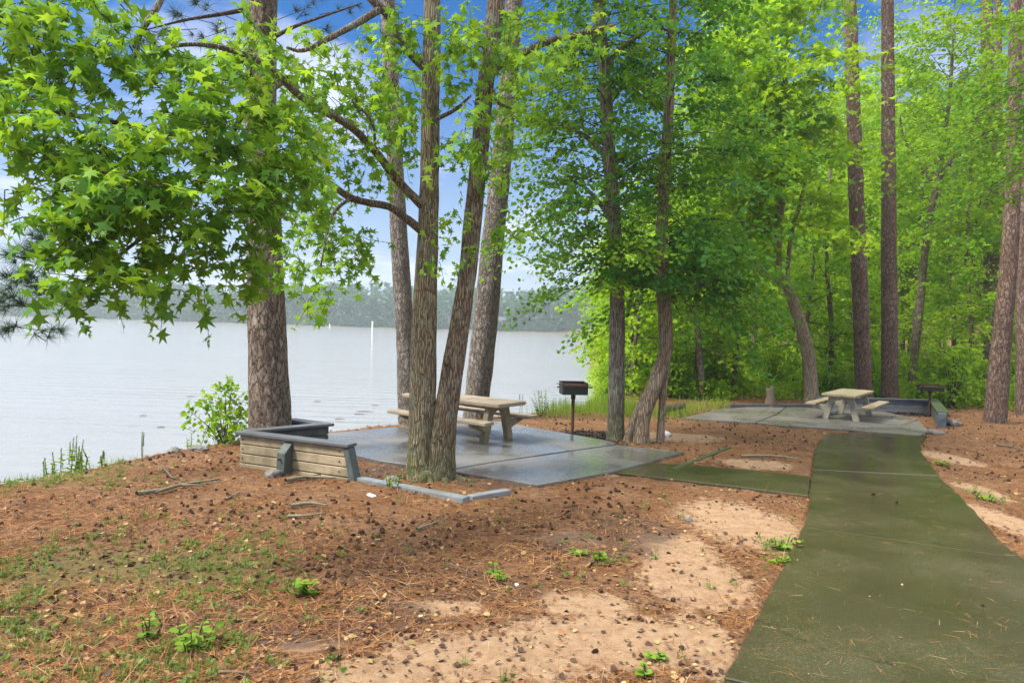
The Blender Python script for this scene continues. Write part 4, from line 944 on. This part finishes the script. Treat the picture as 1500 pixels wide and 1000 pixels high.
l, rz = pw(C_, B_ - np.array([.1, .12]), M['grey_post'], 4, .13, 'wing_wall', .16); mb = MB(); mb.box((l / 2, 0, zt + .012), (l, .27, .05)); mb.build('cap', M['green_timber'], fw, .01, loc=(C_[0], C_[1], 0), rz=rz)
mb = MB(); mb.box((0, 0, zt - .27), (.16, .19, .56)); mb.build('end_post', M['post_blue'], fw, .02, loc=(C_[0] - .07, C_[1] - .08, 0), rz=rz)
mb = MB(); mb.box((0, 0, 0), (.02, .09, .09)); o = mb.build('plate', M['cap_board'], fw, .004, loc=(C_[0] - .07 - math.cos(rz) * .087, C_[1] - .08 - math.sin(rz) * .087, zt - .12), rz=rz)
timber_piece('edging_timber', np.array(G(1322, 625)[:2]), np.array(G(1341, 615.5)[:2]), .1, .1, M['dead_wood'], 'short brown edging timber at the right of the far patio', 'edging timber', .02)
timber_piece('edging_timber', np.array(G(1068, 597.5)[:2]), np.array(G(1190, 597)[:2]), .12, .16, M['cap_board'], 'long dark edging timber along the back of the far patio', 'edging timber', .03)

# ------------------------------------------------------------------ picnic tables
def picnic_table(c, rz, top, leg, seat, label, L=2.42):
    z = SL * c[1] + .03; e = empty('picnic_table', (c[0], c[1], z), rz, label, 'picnic table')
    m = MB(); m.box((0, 0, .735), (L, .86, .075)); m.build('tabletop', M[top], e, .022, seg=3)
    for s in (-1, 1):
        m = MB(); m.box((0, s * .69, .445), (L, .27, .06)); m.build('bench_seat', M[seat], e, .016)
    arc = [(.20 * math.cos(t), .44 + .17 * math.sin(t)) for t in np.linspace(0, math.pi, 11)]
    out = [(-.47, 0), (-.30, .697), (.30, .697), (.47, 0), (.315, 0)] + [(.205, .40)] + arc + [(-.205, .40), (-.315, 0)]
    for s in (-1, 1):
        x = s * (L / 2 - .36)
        m = MB(); m.prism(out, 'x', x - .056, x + .056); f = m.build('end_frame', M[leg], e, .012)
        for t in (-1, 1):
            m = MB(); m.prism([(t * .352, .413), (t * .78, .413), (t * .78, .36), (t * .405, .24)], 'x', x - .05, x + .05); m.build('seat_bracket', M[leg], f, .01)
    m = MB(); m.box((0, 0, .655), (L - .9, .14, .075)); m.build('centre_beam', M[leg], e, .01)
    return e
picnic_table((-.93, 13.2), math.atan2(-.58, .81), 'table_top', 'table_leg', 'table_top', 'weathered tan picnic table on the wet patio behind the gum')
picnic_table((9.40, 18.95), math.atan2(.79, .61), 'table_yellow', 'table_pale', 'table_yellow', 'pale picnic table with yellowed top on the far patio').scale = (1, 1, .93)

# ------------------------------------------------------------------ park grills
def grill(px, pyb, d, rz, label, w, h, dep_, ph, tilt=0.0, rust=False):
    p = G(px, pyb); e = empty('park_grill', (p[0], p[1], z1(p[0], p[1])), rz, label, 'grill')
    m = MB(); m.tube([(0, 0, -.2), (0, 0, ph * .93)], [.034, .034], 14); pst = m.build('post', M['grill_rust'], e, smooth=True)
    m = MB(); m.tube([(0, 0, ph * .87), (0, 0, ph + .01)], [.05, .05], 14); m.build('collar', M['grill_rust'], pst, smooth=True)
    m = MB(); t = .012; z0 = ph
    m.box((0, 0, z0 + .006), (w, dep_, t)); m.box((0, dep_ / 2, z0 + h / 2), (w, t, h)); m.box((-w / 2, 0, z0 + h / 2), (t, dep_ - .03, h)); m.box((w / 2, 0, z0 + h / 2), (t, dep_ - .03, h))
    m.box((0, -dep_ / 2, z0 + h * .36), (w, t, h * .7)); fb = m.build('firebox', M['grill_iron'], e, .003, seg=1)
    m = MB(); m.box((0, -dep_ / 2 - .012, z0 + h * .72), (w + .01, .02, .025)); m.box((0, dep_ / 2 + .008, z0 + h), (w + .02, .03, .02)); m.build('rim', M['grill_rust'], fb)
    m = MB()
    for k in range(11): x = -w / 2 + .03 + k * (w - .06) / 10; m.tube([(x, -dep_ / 2 + .02, z0 + h * .8), (x, dep_ / 2 - .02, z0 + h * .8)], [.006, .006], 6)
    for y in (-dep_ * .35, dep_ * .35): m.tube([(-w / 2 - .075, y, z0 + h * .8), (w / 2 + .075, y, z0 + h * .8)], [.009, .009], 6)
    g = m.build('grate', M['grill_rust'], e)
    for s in (-1, 1):
        m = MB(); m.tube([(s * (w / 2 + .015), -dep_ * .35, z0 + h * .62), (s * (w / 2 + .11), -dep_ * .35, z0 + h * .62)], [.014, .018], 8); m.build('handle', M['grill_rust'], g)
grill(838, 635, 14, .12, 'dark green box grill on a post beside the near patio', .53, .25, .40, .82)
grill(1361, 608, 20, -.1, 'dark grill on a rusty post before the blue grey wall', .58, .17, .42, .74)
# ash under the grill
def patch(name, c, rx, ry, n, size, m, label, seed, hmax=.03, kind='stuff', cat='ash'):
    r = np.random.default_rng(seed); q = r.normal(size=(n, 2)) * .5; x = c[0] + q[:, 0] * rx; y = c[1] + q[:, 1] * ry; z = zfun(x, y) + .012 * r.random(n)
    L = Leaves(); L.add(np.stack([x, y, z], -1), np.column_stack([r.normal(size=(n, 2)), .2 * r.normal(size=n)]), np.array([0, 0, 1]) + .4 * r.normal(size=(n, 3)), size * (.4 + r.random(n)), r.random(n))
    return tag(obj(name, L.mesh(name, m, BROAD)), label, cat, kind=kind)
a = G(838, 641); patch('charcoal_ash', a, 1.0, .9, 2600, .05, M['ash'], 'black charcoal ash spilled around the near grill post', 4)
a = G(1340, 607); patch('charcoal_ash', a, .9, .6, 1500, .05, M['ash'], 'dark ash scattered around the far grill post', 5)

# ------------------------------------------------------------------ stump, stones, sticks, litter
def stump(px, pyb, d, r0, h):
    p = G(px, pyb); b = (p[0], p[1], z1(p[0], p[1])); rr = np.random.default_rng(3)
    V, Fq = tube([(0, 0, -.2), (0, 0, .1), (.02, 0, h * .6), (-.02, 0, h)], [r0 * 1.2, r0, r0 * .85, r0 * .8], 18, .06, .1, 4, .15, 5, .3, .2)
    V[-18:, 2] += h * .28 * (rr.random(18) - .4); k = len(V); V = np.vstack([V, V[-18:].mean(0) - [0, 0, .12]])
    cap = np.stack([np.arange(18) + k - 18, (np.arange(18) + 1) % 18 + k - 18, np.full(18, k)], -1)
    o = obj('tree_stump', mesh_data('tree_stump', V, [Fq, cap], M['stump_wood']), None, b); tag(o, 'broken pale tree stump with splintered top behind the far patio', 'stump')
stump(1127, 597, 22, .14, .62)
def stone(px, py, r0, label, m='stone', sq=(1, .8, .6), seed=0, cat='stone'):
    p = G(px, py); bm = bmesh.new(); bmesh.ops.create_icosphere(bm, subdivisions=3, radius=1)
    co = np.array([v.co[:] for v in bm.verts]); f = 1 + .28 * vnoise(co[:, 0] * 1.4 + seed * 7, co[:, 1] * 1.4, co[:, 2] * 1.4, seed) + .1 * vnoise(co[:, 0] * 4, co[:, 1] * 4, co[:, 2] * 4, seed)
    co = co * f[:, None] * np.array(sq) * r0
    for v, c in zip(bm.verts, co): v.co = c
    me = bpy.data.meshes.new('stone'); bm.to_mesh(me); bm.free(); me.materials.append(M[m])
    tag(obj('stone', me, None, (p[0], p[1], z1(p[0], p[1]) + r0 * .2), seed), label, cat)
stone(400, 699, .13, 'rounded grey stone at the foot of the planter wall', seed=1)
stone(574, 709, .11, 'grey stone resting against the mossy gum base', seed=2)
stone(1370, 636, .16, 'grey stone at the corner where path meets far patio', seed=3, sq=(1.2, .8, .5))
stone(1396, 622, .24, 'flat greenish stone beside the mossy wing wall', seed=4, sq=(1.2, .8, .45))
stone(255, 662, .11, 'mossy stone at the brink of the left bank', seed=5)
stone(292, 659, .13, 'larger flat stone on the bank left of the planter', seed=6, sq=(1.4, .8, .4))
stone(887, 651, .1, 'dark stone beside the straight lichen spotted trunk', seed=7)
stone(757, 859, .022, 'small white pebble on the bare soil', 'white_plastic', seed=8, cat='pebble')
stone(1008, 760, .05, 'purplish pebble on the sandy patch', seed=9, cat='pebble')
def stick(pts, w, label, m='dead_wood', dz=.012, name='fallen_stick', forks=(), group=None):
    ps = [G(*p) for p in pts]; P3 = [np.array([p[0], p[1], z1(p[0], p[1]) + dz + w / 2]) for p in ps]
    n = len(P3); sp = [dict(pts=P3, rad=np.linspace(w / 2, w / 5, n), sides=8, step=.05, rough=.2, seed=len(label), freq=12)]
    for (i, q) in forks:
        e = G(*q); sp.append(dict(pts=[P3[i], np.array([e[0], e[1], z1(e[0], e[1]) + dz + w * .6])], rad=[w * .3, w * .1], sides=6, step=None))
    b = P3[0]
    tag(obj(name, tubes_mesh('stick', sp, M[m], b), None, tuple(b)), label, 'stick', group)
stick([(200, 731), (240, 722), (265, 714), (320, 706)], .06, 'long mossy fallen branch lying on the straw left of the wall', 'lichen_wood', forks=[(1, (228, 728)), (2, (300, 716))])
stick([(418, 710), (450, 704), (492, 706)], .06, 'pale lichened branch in front of the plank wall', 'lichen_wood', forks=[(1, (470, 700))])
stick([(425, 745), (455, 742), (480, 745)], .05, 'short lichened branch on the straw below the wall', 'lichen_wood')
stick([(422, 760), (450, 760), (478, 756)], .035, 'slender pale green stick left of center on the straw', 'lichen_wood')
stick([(610, 780), (630, 773), (646, 767)], .03, 'pale twig on the straw below the gum', 'lichen_wood')
stick([(238, 687), (246, 695), (252, 701), (262, 702)], .035, 'bleached crooked twig near the left bank', 'stump_wood')
stick([(297, 820), (303, 808), (313, 800)], .02, 'dark twig standing crooked among the left weeds')
stick([(320, 984), (345, 983), (370, 985)], .022, 'dark bark sliver at the bottom left of the ground')
stick([(1085, 670), (1140, 670), (1206, 672)], .045, 'thin greenish stick lying onto the left edge of the path', 'lichen_wood')
stick([(1462, 655), (1480, 657), (1500, 661)], .045, 'dark stick on the red straw at the right edge', forks=[(1, (1490, 652))])
stick([(945, 657), (955, 668), (975, 675), (985, 672)], .025, 'bent pale root twig at the foot of the crooked tree', 'stump_wood')
stick([(330, 735), (345, 728), (352, 724)], .025, 'short twig with lichen left of the wall', 'lichen_wood')
stick([(503, 644), (520, 641), (538, 640)], .03, 'rust brown stick lying on the patio behind the wall')
stick([(690, 681), (705, 678), (718, 676)], .03, 'little stick by the slab joint right of the gum')
# log piece standing in for a bench end, and litter behind the crooked tree
p = G(984, 607); e = tag(obj('bench_end_log', tubes_mesh('log', [dict(pts=[(-.28, 0, .16), (0, 0, .2), (.35, 0, .27)], rad=[.1, .1, .09], sides=14, step=.06, rough=.1, seed=2), dict(pts=[(.1, 0, .18), (.25, -.1, .02), (.32, -.12, -.05)], rad=[.05, .04, .03], sides=8, step=.06)], M['gum_bark_dark']), None, (p[0], p[1], z1(p[0], p[1])), .1), 'dark log piece standing in for a bench end behind the crooked tree', 'log')
def crumple(px, py, s, m, label, sq, seed, cat='litter'):
    stone(px, py, s, label, m, sq, seed, cat); bpy.context.scene.objects[-1].name
for (px, py, s, lb, sq, sd_) in ((972, 637, .16, 'crumpled white plastic litter behind the crooked tree', (1.5, .8, .4), 11), (921, 645, .06, 'pale plastic scrap in the crotch of the crooked trunk', (1, .8, .9), 12)):
    stone(px, py, s, lb, 'white_plastic', sq, sd_, 'litter')
for (px, py, s, lb, sq, sd_, mm) in ((527, 660, .045, 'green and white wrapper lying on the patio', (2, .8, .4), 13, 'green_litter'), (590, 662, .05, 'white paper scrap on the patio left of the gum', (1.6, .8, .25), 14, 'white_plastic'), (543, 728, .05, 'pale blue wrapper on straw below the border timber', (1.6, .8, .35), 15, 'white_plastic')):
    if mm == 'green_litter' and mm not in M: M[mm] = simple(mm, (.35, .6, .15), .5)
    stone(px, py, s, lb, mm, sq, sd_, 'litter')

# ------------------------------------------------------------------ needles, leaves, seed balls on the ground
def scatter(n, r, d0, d1, u0=-.95, u1=1.0, power=1.0):
    d = d0 * (d1 / d0) ** (r.random(n) ** power); u = u0 + (u1 - u0) * r.random(n); return u * d, d
r = np.random.default_rng(12)
x, y = scatter(300000, r, 2.2, 26)
s, g, d_ = masks(x, y); hd = hard_sd(x, y)
pr = np.where(hd < 0, .05, np.clip(1.0 - 1.25 * s - .35 * g, .05, 1)) * np.clip(.55 + 1.7 * fbm(x * 1.1, y * 1.6, 4, 6), .06, 1)
k = (r.random(len(x)) < pr) & (lake_sd(x, y) < -.05); x, y, hd = x[k], y[k], hd[k]; n = len(x)
z = np.where(hd < 0, SL * y + .034, zfun(x, y) + .006 + .012 * r.random(n))
NEED = (np.array([[-.0075, 0, 0], [.0075, 0, 0], [.006, .55, .03], [-.006, .55, .03], [0.0, 1, 0]]), np.array([[0, 1, 2], [0, 2, 3], [3, 2, 4]]))
L = Leaves(); L.add(np.stack([x, y, z], -1), np.column_stack([r.normal(size=(n, 2)), np.where(hd < 0, 0, .10) * r.normal(size=n)]), np.array([0, 0, 1]) + .25 * r.normal(size=(n, 3)), np.where(hd < 0, .6, 1) * (.09 + .10 * r.random(n)) * (1 + y * .035), np.clip(.45 + .30 * r.normal(size=n), 0, 1))
tag(obj('pine_straw', L.mesh('pine_straw', M['needle'], NEED)), 'dry reddish pine needles strewn over soil and path', 'pine straw', kind='stuff')
x, y = scatter(9000, r, 2.2, 24); hd = hard_sd(x, y); k = (lake_sd(x, y) < -.05) & (r.random(len(x)) < np.where(hd < 0, .16, .6)); x, y, hd = x[k], y[k], hd[k]; n = len(x)
z = np.where(hd < 0, SL * y + .036, zfun(x, y) + .012)
L = Leaves(); L.add(np.stack([x, y, z], -1), np.column_stack([r.normal(size=(n, 2)), .15 * r.normal(size=n)]), np.array([0, 0, 1]) + .35 * r.normal(size=(n, 3)), np.where(hd < 0, .4, 1) * (.018 + .04 * r.random(n)**2.5), r.random(n) ** 2.6)
tag(obj('leaf_litter', L.mesh('leaf_litter', M['litter'], BROAD)), 'small dead leaves and bark flecks scattered across the ground', 'leaf litter', kind='stuff')
x, y = scatter(46000, r, 2.3, 24); hd = hard_sd(x, y); s, g, d_ = masks(x, y)
k = (lake_sd(x, y) < -.05) & (hd > .02) & (r.random(len(x)) < np.clip(1 - .95 * s, .05, 1) * np.clip(.55 + 1.3 * fbm(x * .9, y * 1.3, 4, 44), .08, 1)); x, y = x[k], y[k]; n = len(x)
L = Leaves(); L.add(np.stack([x, y, zfun(x, y) + .012], -1), np.column_stack([r.normal(size=(n, 2)), .2 * r.normal(size=n)]), np.array([0, 0, 1]) + .5 * r.normal(size=(n, 3)), (.016 + .03 * r.random(n)**2) * (1 + .05 * y), np.where(r.random(n) < .72, .12 * r.random(n), .2 + .5 * r.random(n)))
tag(obj('bark_litter', L.mesh('bark_litter', M['litter'], BROAD)), 'dark bark flakes and crumbled leaves through the pine straw', 'bark litter', kind='stuff')
def ball_mesh(seed, R):
    bm = bmesh.new(); bmesh.ops.create_icosphere(bm, subdivisions=2, radius=R); rr = np.random.default_rng(seed)
    for i, v in enumerate(bm.verts): v.co *= 1.35 if i % 2 else .82 + .2 * rr.random()
    me = bpy.data.meshes.new('seed_ball'); bm.to_mesh(me); bm.free(); me.materials.append(M['seed_ball']); return me
bmsh = [ball_mesh(i, .019) for i in range(4)]
x, y = scatter(4300, r, 2.6, 20, -.9, .95, .58); s, g, d_ = masks(x, y); hd = hard_sd(x, y)
pr = np.where(hd < .05, .02, np.clip(1 - 1.1 * s, .06, 1)) * np.clip(.55 + 1.2 * fbm(x * .8, y * .8, 3, 16), .1, 1) * np.where(x > .4 * y, .5, 1)
k = (r.random(len(x)) < pr) & (lake_sd(x, y) < -.1); x, y, hd = x[k], y[k], hd[k]
z = zfun(x, y); z = np.where(hd < 0, SL * y + .03, z)
vis = (np.abs(x / y) < .75) & (y > 3.6)
idx = np.argsort(np.where(vis, y, 99)); first = idx[:290]; rest = idx[290:]
for i in first:
    o = obj('seed_ball', bmsh[i % 4], None, (x[i], y[i], z[i] + .014), r.random() * 6)
    sc = .42 + .5 * r.random(); o.scale = (sc, sc, sc * .85)
    tag(o, 'small dark brown spiky seed ball lying on the pine straw', 'seed ball', 'seed balls on the ground')
Vs, Fs, b = [], [], 0
bv = np.array([v.co[:] for v in bmsh[0].vertices]); bf = np.array([p.vertices[:] for p in bmsh[0].polygons])
for i in rest: Vs.append(bv * (.6 + .6 * r.random()) + [x[i], y[i], z[i] + .014]); Fs.append(bf + b); b += len(bv)
tag(obj('seed_ball_litter', mesh_data('seed_ball_litter', np.vstack(Vs), np.vstack(Fs), M['seed_ball'])), 'many dark seed balls scattered farther off over the straw', 'seed balls', kind='stuff')

# weeds over the open ground
BLADE = (np.array([[-.03, 0, 0], [.03, 0, 0], [.024, .5, .0], [-.024, .5, .0], [0, 1, -.25]]), np.array([[0, 1, 2], [0, 2, 3], [3, 2, 4]]))
def weeds(n, seed):
    r = np.random.default_rng(seed); x, y = scatter(n, r, 2.6, 14, -.95, .9); s, g, d_ = masks(x, y); hd = hard_sd(x, y)
    pr = np.clip(g * 1.2 + .02, 0, 1) * np.clip(.45 + 1.0 * fbm(x * 1.7, y * 1.7, 3, 31), 0, 1); k = (r.random(n) < pr) & (hd > .06) & (lake_sd(x, y) < -.02); x, y = x[k], y[k]
    c = np.stack([x, y, zfun(x, y)], -1); L = Leaves(); LB = Leaves()
    for j in range(7):
        m = len(c); az = r.random(m) * 6.28; d = np.stack([np.cos(az), np.sin(az), .5 + .5 * r.random(m)], -1)
        q = c + np.column_stack([r.normal(size=(m, 2)) * .025, .025 * r.random(m)])
        L.add(q, d, np.array([0, 0, 1]) + .5 * r.normal(size=(m, 3)), (.012 + .028 * r.random(m)), .5 + .25 * r.normal(size=m))
        LB.add(q, d * np.array([.5, .5, 1.2]), np.column_stack([np.cos(az), np.sin(az), np.full(m, .4)]), (.03 + .08 * r.random(m)**2), .5 + .25 * r.normal(size=m))
    return L, LB
L, LB = weeds(24000, 51)
tag(obj('low_weeds', L.mesh('low_weeds', M['weed_leaf'], BROAD)), 'low green weeds sprouting through the straw at left', 'weeds', kind='stuff')
tag(obj('short_grass', LB.mesh('short_grass', M['weed_leaf'], BLADE)), 'short thin grass blades among the weeds', 'grass', kind='stuff')
def tall_grass(name, pts, n, hh, label, seed):
    r = np.random.default_rng(seed); L = Leaves(); w = np.array([G(*p)[:2] for p in pts])
    i = r.integers(0, len(w) - 1, n); t = r.random(n)[:, None]; q = w[i] * (1 - t) + w[i + 1] * t + r.normal(size=(n, 2)) * np.array([.3, .8])
    k = (lake_sd(q[:, 0], q[:, 1]) < .7) & (hard_sd(q[:, 0], q[:, 1]) > .1); q = q[k]; n = len(q); c = np.column_stack([q, zfun(q[:, 0], q[:, 1])]); az = r.random(n) * 6.28; le = .25 + .35 * r.random(n)
    d = np.stack([np.cos(az) * le, np.sin(az) * le, np.ones(n)], -1)
    L.add(c, d, np.column_stack([np.cos(az), np.sin(az), -.2 * np.ones(n)]), hh * (.2 + .85 * r.random(n)) * (.6 + .5 * fbm(q[:, 0] * 2, q[:, 1] * 2, 2, 7)), .72 + .2 * r.normal(size=n))
    tag(obj(name, L.mesh(name, M['grass_blade'], (BLADE[0] * np.array([.55, 1, 1]), BLADE[1]))), label, 'grass', kind='stuff')
tall_grass('tall_grass', [(800, 604), (850, 600), (893, 598), (930, 604)], 5200, .62, 'tall bright green grass on the bank behind the near grill', 61)
tall_grass('tall_grass', [(930, 606), (1000, 606), (1060, 596)], 2600, .5, 'yellow green grass behind the crooked tree', 62)
tall_grass('tall_grass', [(-60, 716), (60, 698), (130, 684)], 2400, .17, 'short bright grass along the brink of the left bank', 63)
tall_grass('tall_grass', [(560, 622), (640, 616), (720, 608), (790, 603)], 500, .3, 'sparse grass at the water edge behind the near table', 64)
# single plants one can point to
def plant_thing(px, py, n, hh, label, seed, name='weed_plant', spike=False, leaf=.05, spread=.1):
    p = G(px, py); b = np.array([p[0], p[1], z1(p[0], p[1])]); r = np.random.default_rng(seed); L = Leaves(); wood = []
    for i in range(n):
        az = r.random() * 6.28; base = np.array([math.cos(az), math.sin(az), 0]) * spread * r.random(); h = hh * (.6 + .5 * r.random()); top = base * (1.6 if spike else 2.4) + np.array([0, 0, h])
        wood.append(dict(pts=[base - [0, 0, .05], (base + top) / 2 + r.normal(size=3) * .015, top], rad=[.006, .005, .003], sides=4, step=None))
        m = int(h / .035) + 3; t = np.linspace(.05, .8 if spike else 1, m)[:, None]; q = base * (1 - t) + top * t; a2 = np.arange(m) * 2.4 + r.random()
        L.add(q, np.stack([np.cos(a2), np.sin(a2), .25 + 0 * a2], -1), np.array([0, 0, 1]) + .35 * r.normal(size=(m, 3)), leaf * (1.15 - .5 * t[:, 0]) * (.7 + .5 * r.random(m)), .6 + .15 * r.normal(size=m))
        if spike:
            m = 46; t = (.45 + .55 * np.linspace(0, 1, m))[:, None]; q = base * (1 - t) + top * t; a2 = np.arange(m) * 2.4
            L.add(q, np.stack([np.cos(a2), np.sin(a2), .9 + 0 * a2], -1), r.normal(size=(m, 3)), np.full(m, .016), .25 + .1 * r.normal(size=m))
    e = empty(name, tuple(b), 0, label, 'plant'); obj('foliage', L.mesh('plant_leaves', M['grass_blade'], BROAD), e); obj('stem', tubes_mesh('plant_stems', wood, M['twig'], cap=False), e)
plant_thing(98, 688, 7, .62, 'tallest spiked dock weed on the brink of the left bank', 71, spike=True, leaf=.07, spread=.16)
plant_thing(120, 684, 4, .42, 'leafy spiked weed just right of the tallest dock', 77, spike=True, leaf=.08, spread=.16)
plant_thing(75, 692, 3, .4, 'spiked weed just left of the tallest dock', 78, spike=True, leaf=.06, spread=.14)
plant_thing(152, 680, 4, .30, 'shorter spiked weed right of the dock clump', 72, spike=True, leaf=.05, spread=.2)
plant_thing(28, 700, 3, .30, 'thin spiked weed left of the dock clump', 73, spike=True, leaf=.05, spread=.12)
plant_thing(208, 667, 2, .42, 'bare double spike weed midway along the left bank', 74, spike=True, leaf=.02, spread=.06)
plant_thing(278, 657, 3, .28, 'small weed sprouting beside the flat bank stone', 75, leaf=.07, spread=.1)
plant_thing(762, 606, 2, .55, 'tall pale weed stalks behind the right end of the near table', 76, spike=True, leaf=.03, spread=.1)
plant_thing(797, 608, 8, .62, 'leafy bush weed between the near table and grill', 79, leaf=.07, spread=.2)
plant_thing(572, 716, 6, .17, 'pale green weed growing over the border timber', 80, leaf=.06, spread=.1)
plant_thing(1143, 806, 6, .12, 'green weed clump on the left edge of the path', 81, leaf=.07, spread=.12)
plant_thing(1137, 826, 5, .07, 'low weed clump on the path edge, below the larger one', 90, leaf=.07, spread=.1)
plant_thing(845, 812, 5, .06, 'bright small weed on the dark soil', 82, leaf=.07, spread=.04)
plant_thing(878, 822, 5, .08, 'star shaped grassy weed right of the bright small weed', 83, leaf=.08, spread=.03)
plant_thing(735, 848, 6, .08, 'weed tuft on the straw near the middle of the ground', 84, leaf=.06, spread=.07)
plant_thing(443, 872, 5, .12, 'grassy tuft on the dark soil below the wall', 85, leaf=.09, spread=.04)
plant_thing(945, 988, 5, .07, 'bright weed at the bottom of the sandy patch', 86, leaf=.06, spread=.04)
plant_thing(968, 964, 5, .05, 'weed on the sand just above the bottom bright one', 87, leaf=.06, spread=.05)
plant_thing(280, 948, 6, .13, 'fern like weed in the lower left ground', 88, leaf=.08, spread=.06)
plant_thing(222, 935, 4, .17, 'upright pale weed left of the fern like weed', 89, leaf=.06, spread=.03)
plant_thing(1448, 731, 6, .10, 'grey green weed on the straw right of the path', 91, leaf=.06, spread=.1)
plant_thing(1378, 681, 4, .08, 'yellow green weed at the right edge of the path', 92, leaf=.1, spread=.05)
# bush by the water left of the planter
r = np.random.default_rng(5); b = np.array([*G(330, 650)[:2], 0]); b[2] = z1(b[0], b[1]); L = Leaves(); wood = []
for (dx, dz, rx, n) in ((-.55, .55, .16, 5), (-.38, .62, .2, 7), (-.2, .75, .22, 9), (.02, .95, .16, 8), (.18, .75, .22, 9), (-.05, .5, .28, 12), (-.3, .32, .25, 9), (.2, .4, .25, 10), (-.1, .2, .3, 10), (.1, 1.08, .1, 4), (-.48, .2, .16, 4), (.3, .18, .22, 7), (.38, .6, .14, 5)):
    c = np.array([dx, r.normal() * .15, dz * 1.0]); wood.append(dict(pts=[(0, 0, -.1), c * np.array([.5, .5, .55]), c], rad=[.011, .008, .004], sides=5, step=None))
    clump(L, wood, c, np.array([rx, .2, rx * .7]), int(n * 1.3), .085, r, 6, .62, .2, .0, .6)
e = empty('lakeside_bush', tuple(b), 0, 'yellow green leafy bush at the water left of the planter', 'bush'); obj('foliage', L.mesh('bush_leaves', M['wood_leaf'], BROAD), e); obj('stem', tubes_mesh('bush_stems', wood, M['twig'], cap=False), e)
# floating debris on the lake
for i, (px, py, w) in enumerate(((465, 588, .25), (535, 603, .6), (527, 607, .4), (498, 614, .3), (280, 581, .3), (210, 609, .2), (236, 626, .2), (550, 594, .3))):
    rr = ray(px, py); t = (ZW - 2.0) / rr[2]; p = CAM + rr * t
    o = obj('floating_stick', tubes_mesh('stick', [dict(pts=[(-w / 2, 0, 0), (0, .03, .012), (w / 2, 0, 0)], rad=[.008, .012, .005], sides=6, step=.05, rough=.15, seed=i)], M['twig']), None, (p[0], p[1], ZW + .008), r.normal() * .3)
    tag(o, 'dark stick floating on the pale water near the bank', 'stick', 'sticks floating on the lake')

# ------------------------------------------------------------------ sky, sun, air
SUN_AZ, SUN_EL = math.radians(-112), math.radians(50)        # azimuth from +Y, negative to the left
wd = bpy.data.worlds.new('World'); SC.world = wd; wd.use_nodes = True; nt = wd.node_tree; nt.nodes.clear(); k = NT(nt)
sky = k.n('ShaderNodeTexSky', sky_type='NISHITA', sun_disc=False, sun_elevation=SUN_EL, sun_rotation=SUN_AZ, air_density=1.0, dust_density=.6, ozone_density=2.2)
gen = k.n('ShaderNodeTexCoord').outputs['Generated']; sp = k.n('ShaderNodeSeparateXYZ', ins={0: gen})
hs = k.n('ShaderNodeHueSaturation', ins={'Hue': .51, 'Saturation': 1.55, 'Value': SKY_V, 'Color': sky.outputs[0]})
zz = k.math('ADD', k.math('MAXIMUM', sp.outputs[2], 0), .12)
cv = k.n('ShaderNodeCombineXYZ', ins={0: k.math('DIVIDE', sp.outputs[0], zz), 1: k.math('DIVIDE', sp.outputs[1], zz), 2: 0.3})
cn = k.noise(cv.outputs[0], 1.3, 7, .55, .4)
cm = k.mapr(cn, .52, .72, 0, .7)                                   # scattered cloud in the open band of blue
low = k.mapr(sp.outputs[2], .0, .34, .92, 0)                        # milky air towards the horizon
pale = k.mix(low, hs.outputs[0], (1.68, 2.1, 2.9))
pale = k.mix(cm, pale, (3.7, 3.8, 4.5))
deck = k.mapr(k.math('ADD', sp.outputs[2], k.mapr(cn, .3, .7, -.06, .06)), .52, .68, 0, 1)   # bright cloud deck added above the frame for soft fill light
colr = k.mix(deck, pale, (9.5, 9.6, 9.8))
bg = k.n('ShaderNodeBackground', ins={'Color': colr, 'Strength': .12}); k.n('ShaderNodeOutputWorld', ins={'Surface': bg.outputs[0]})
sd_ = bpy.data.lights.new('sun', 'SUN'); sd_.energy = 2.7; sd_.angle = math.radians(15); sd_.color = (1, .95, .86); so = bpy.data.objects.new('sun', sd_); COL.objects.link(so)
dv = Vector((math.sin(SUN_AZ) * math.cos(SUN_EL), math.cos(SUN_AZ) * math.cos(SUN_EL), math.sin(SUN_EL))); so.rotation_euler = dv.to_track_quat('Z', 'Y').to_euler(); so.location = (0, 0, 30)
if HAZE:
    mb = MB(); mb.box((0, 300, 20), (1980, 2400, 47)); m, nt = mat('haze_air'); k = NT(nt)
    v = k.n('ShaderNodeVolumePrincipled', ins={'Color': (.80, .88, .93, 1), 'Density': HAZE, 'Anisotropy': .2}); k.n('ShaderNodeOutputMaterial', ins={'Volume': v.outputs[0]})
    tag(mb.build('haze', m), 'thin pale mist over the lake', 'haze', kind='stuff')
SC.view_settings.view_transform = 'Standard'; SC.view_settings.look = 'None'; SC.view_settings.exposure = EXPOSURE; SC.view_settings.gamma = 1
c = SC.cycles; c.max_bounces = 10; c.diffuse_bounces = 6; c.glossy_bounces = 2; c.transmission_bounces = 8; c.transparent_max_bounces = 8; c.volume_bounces = 0; c.sample_clamp_indirect = 6
c.use_denoising = True
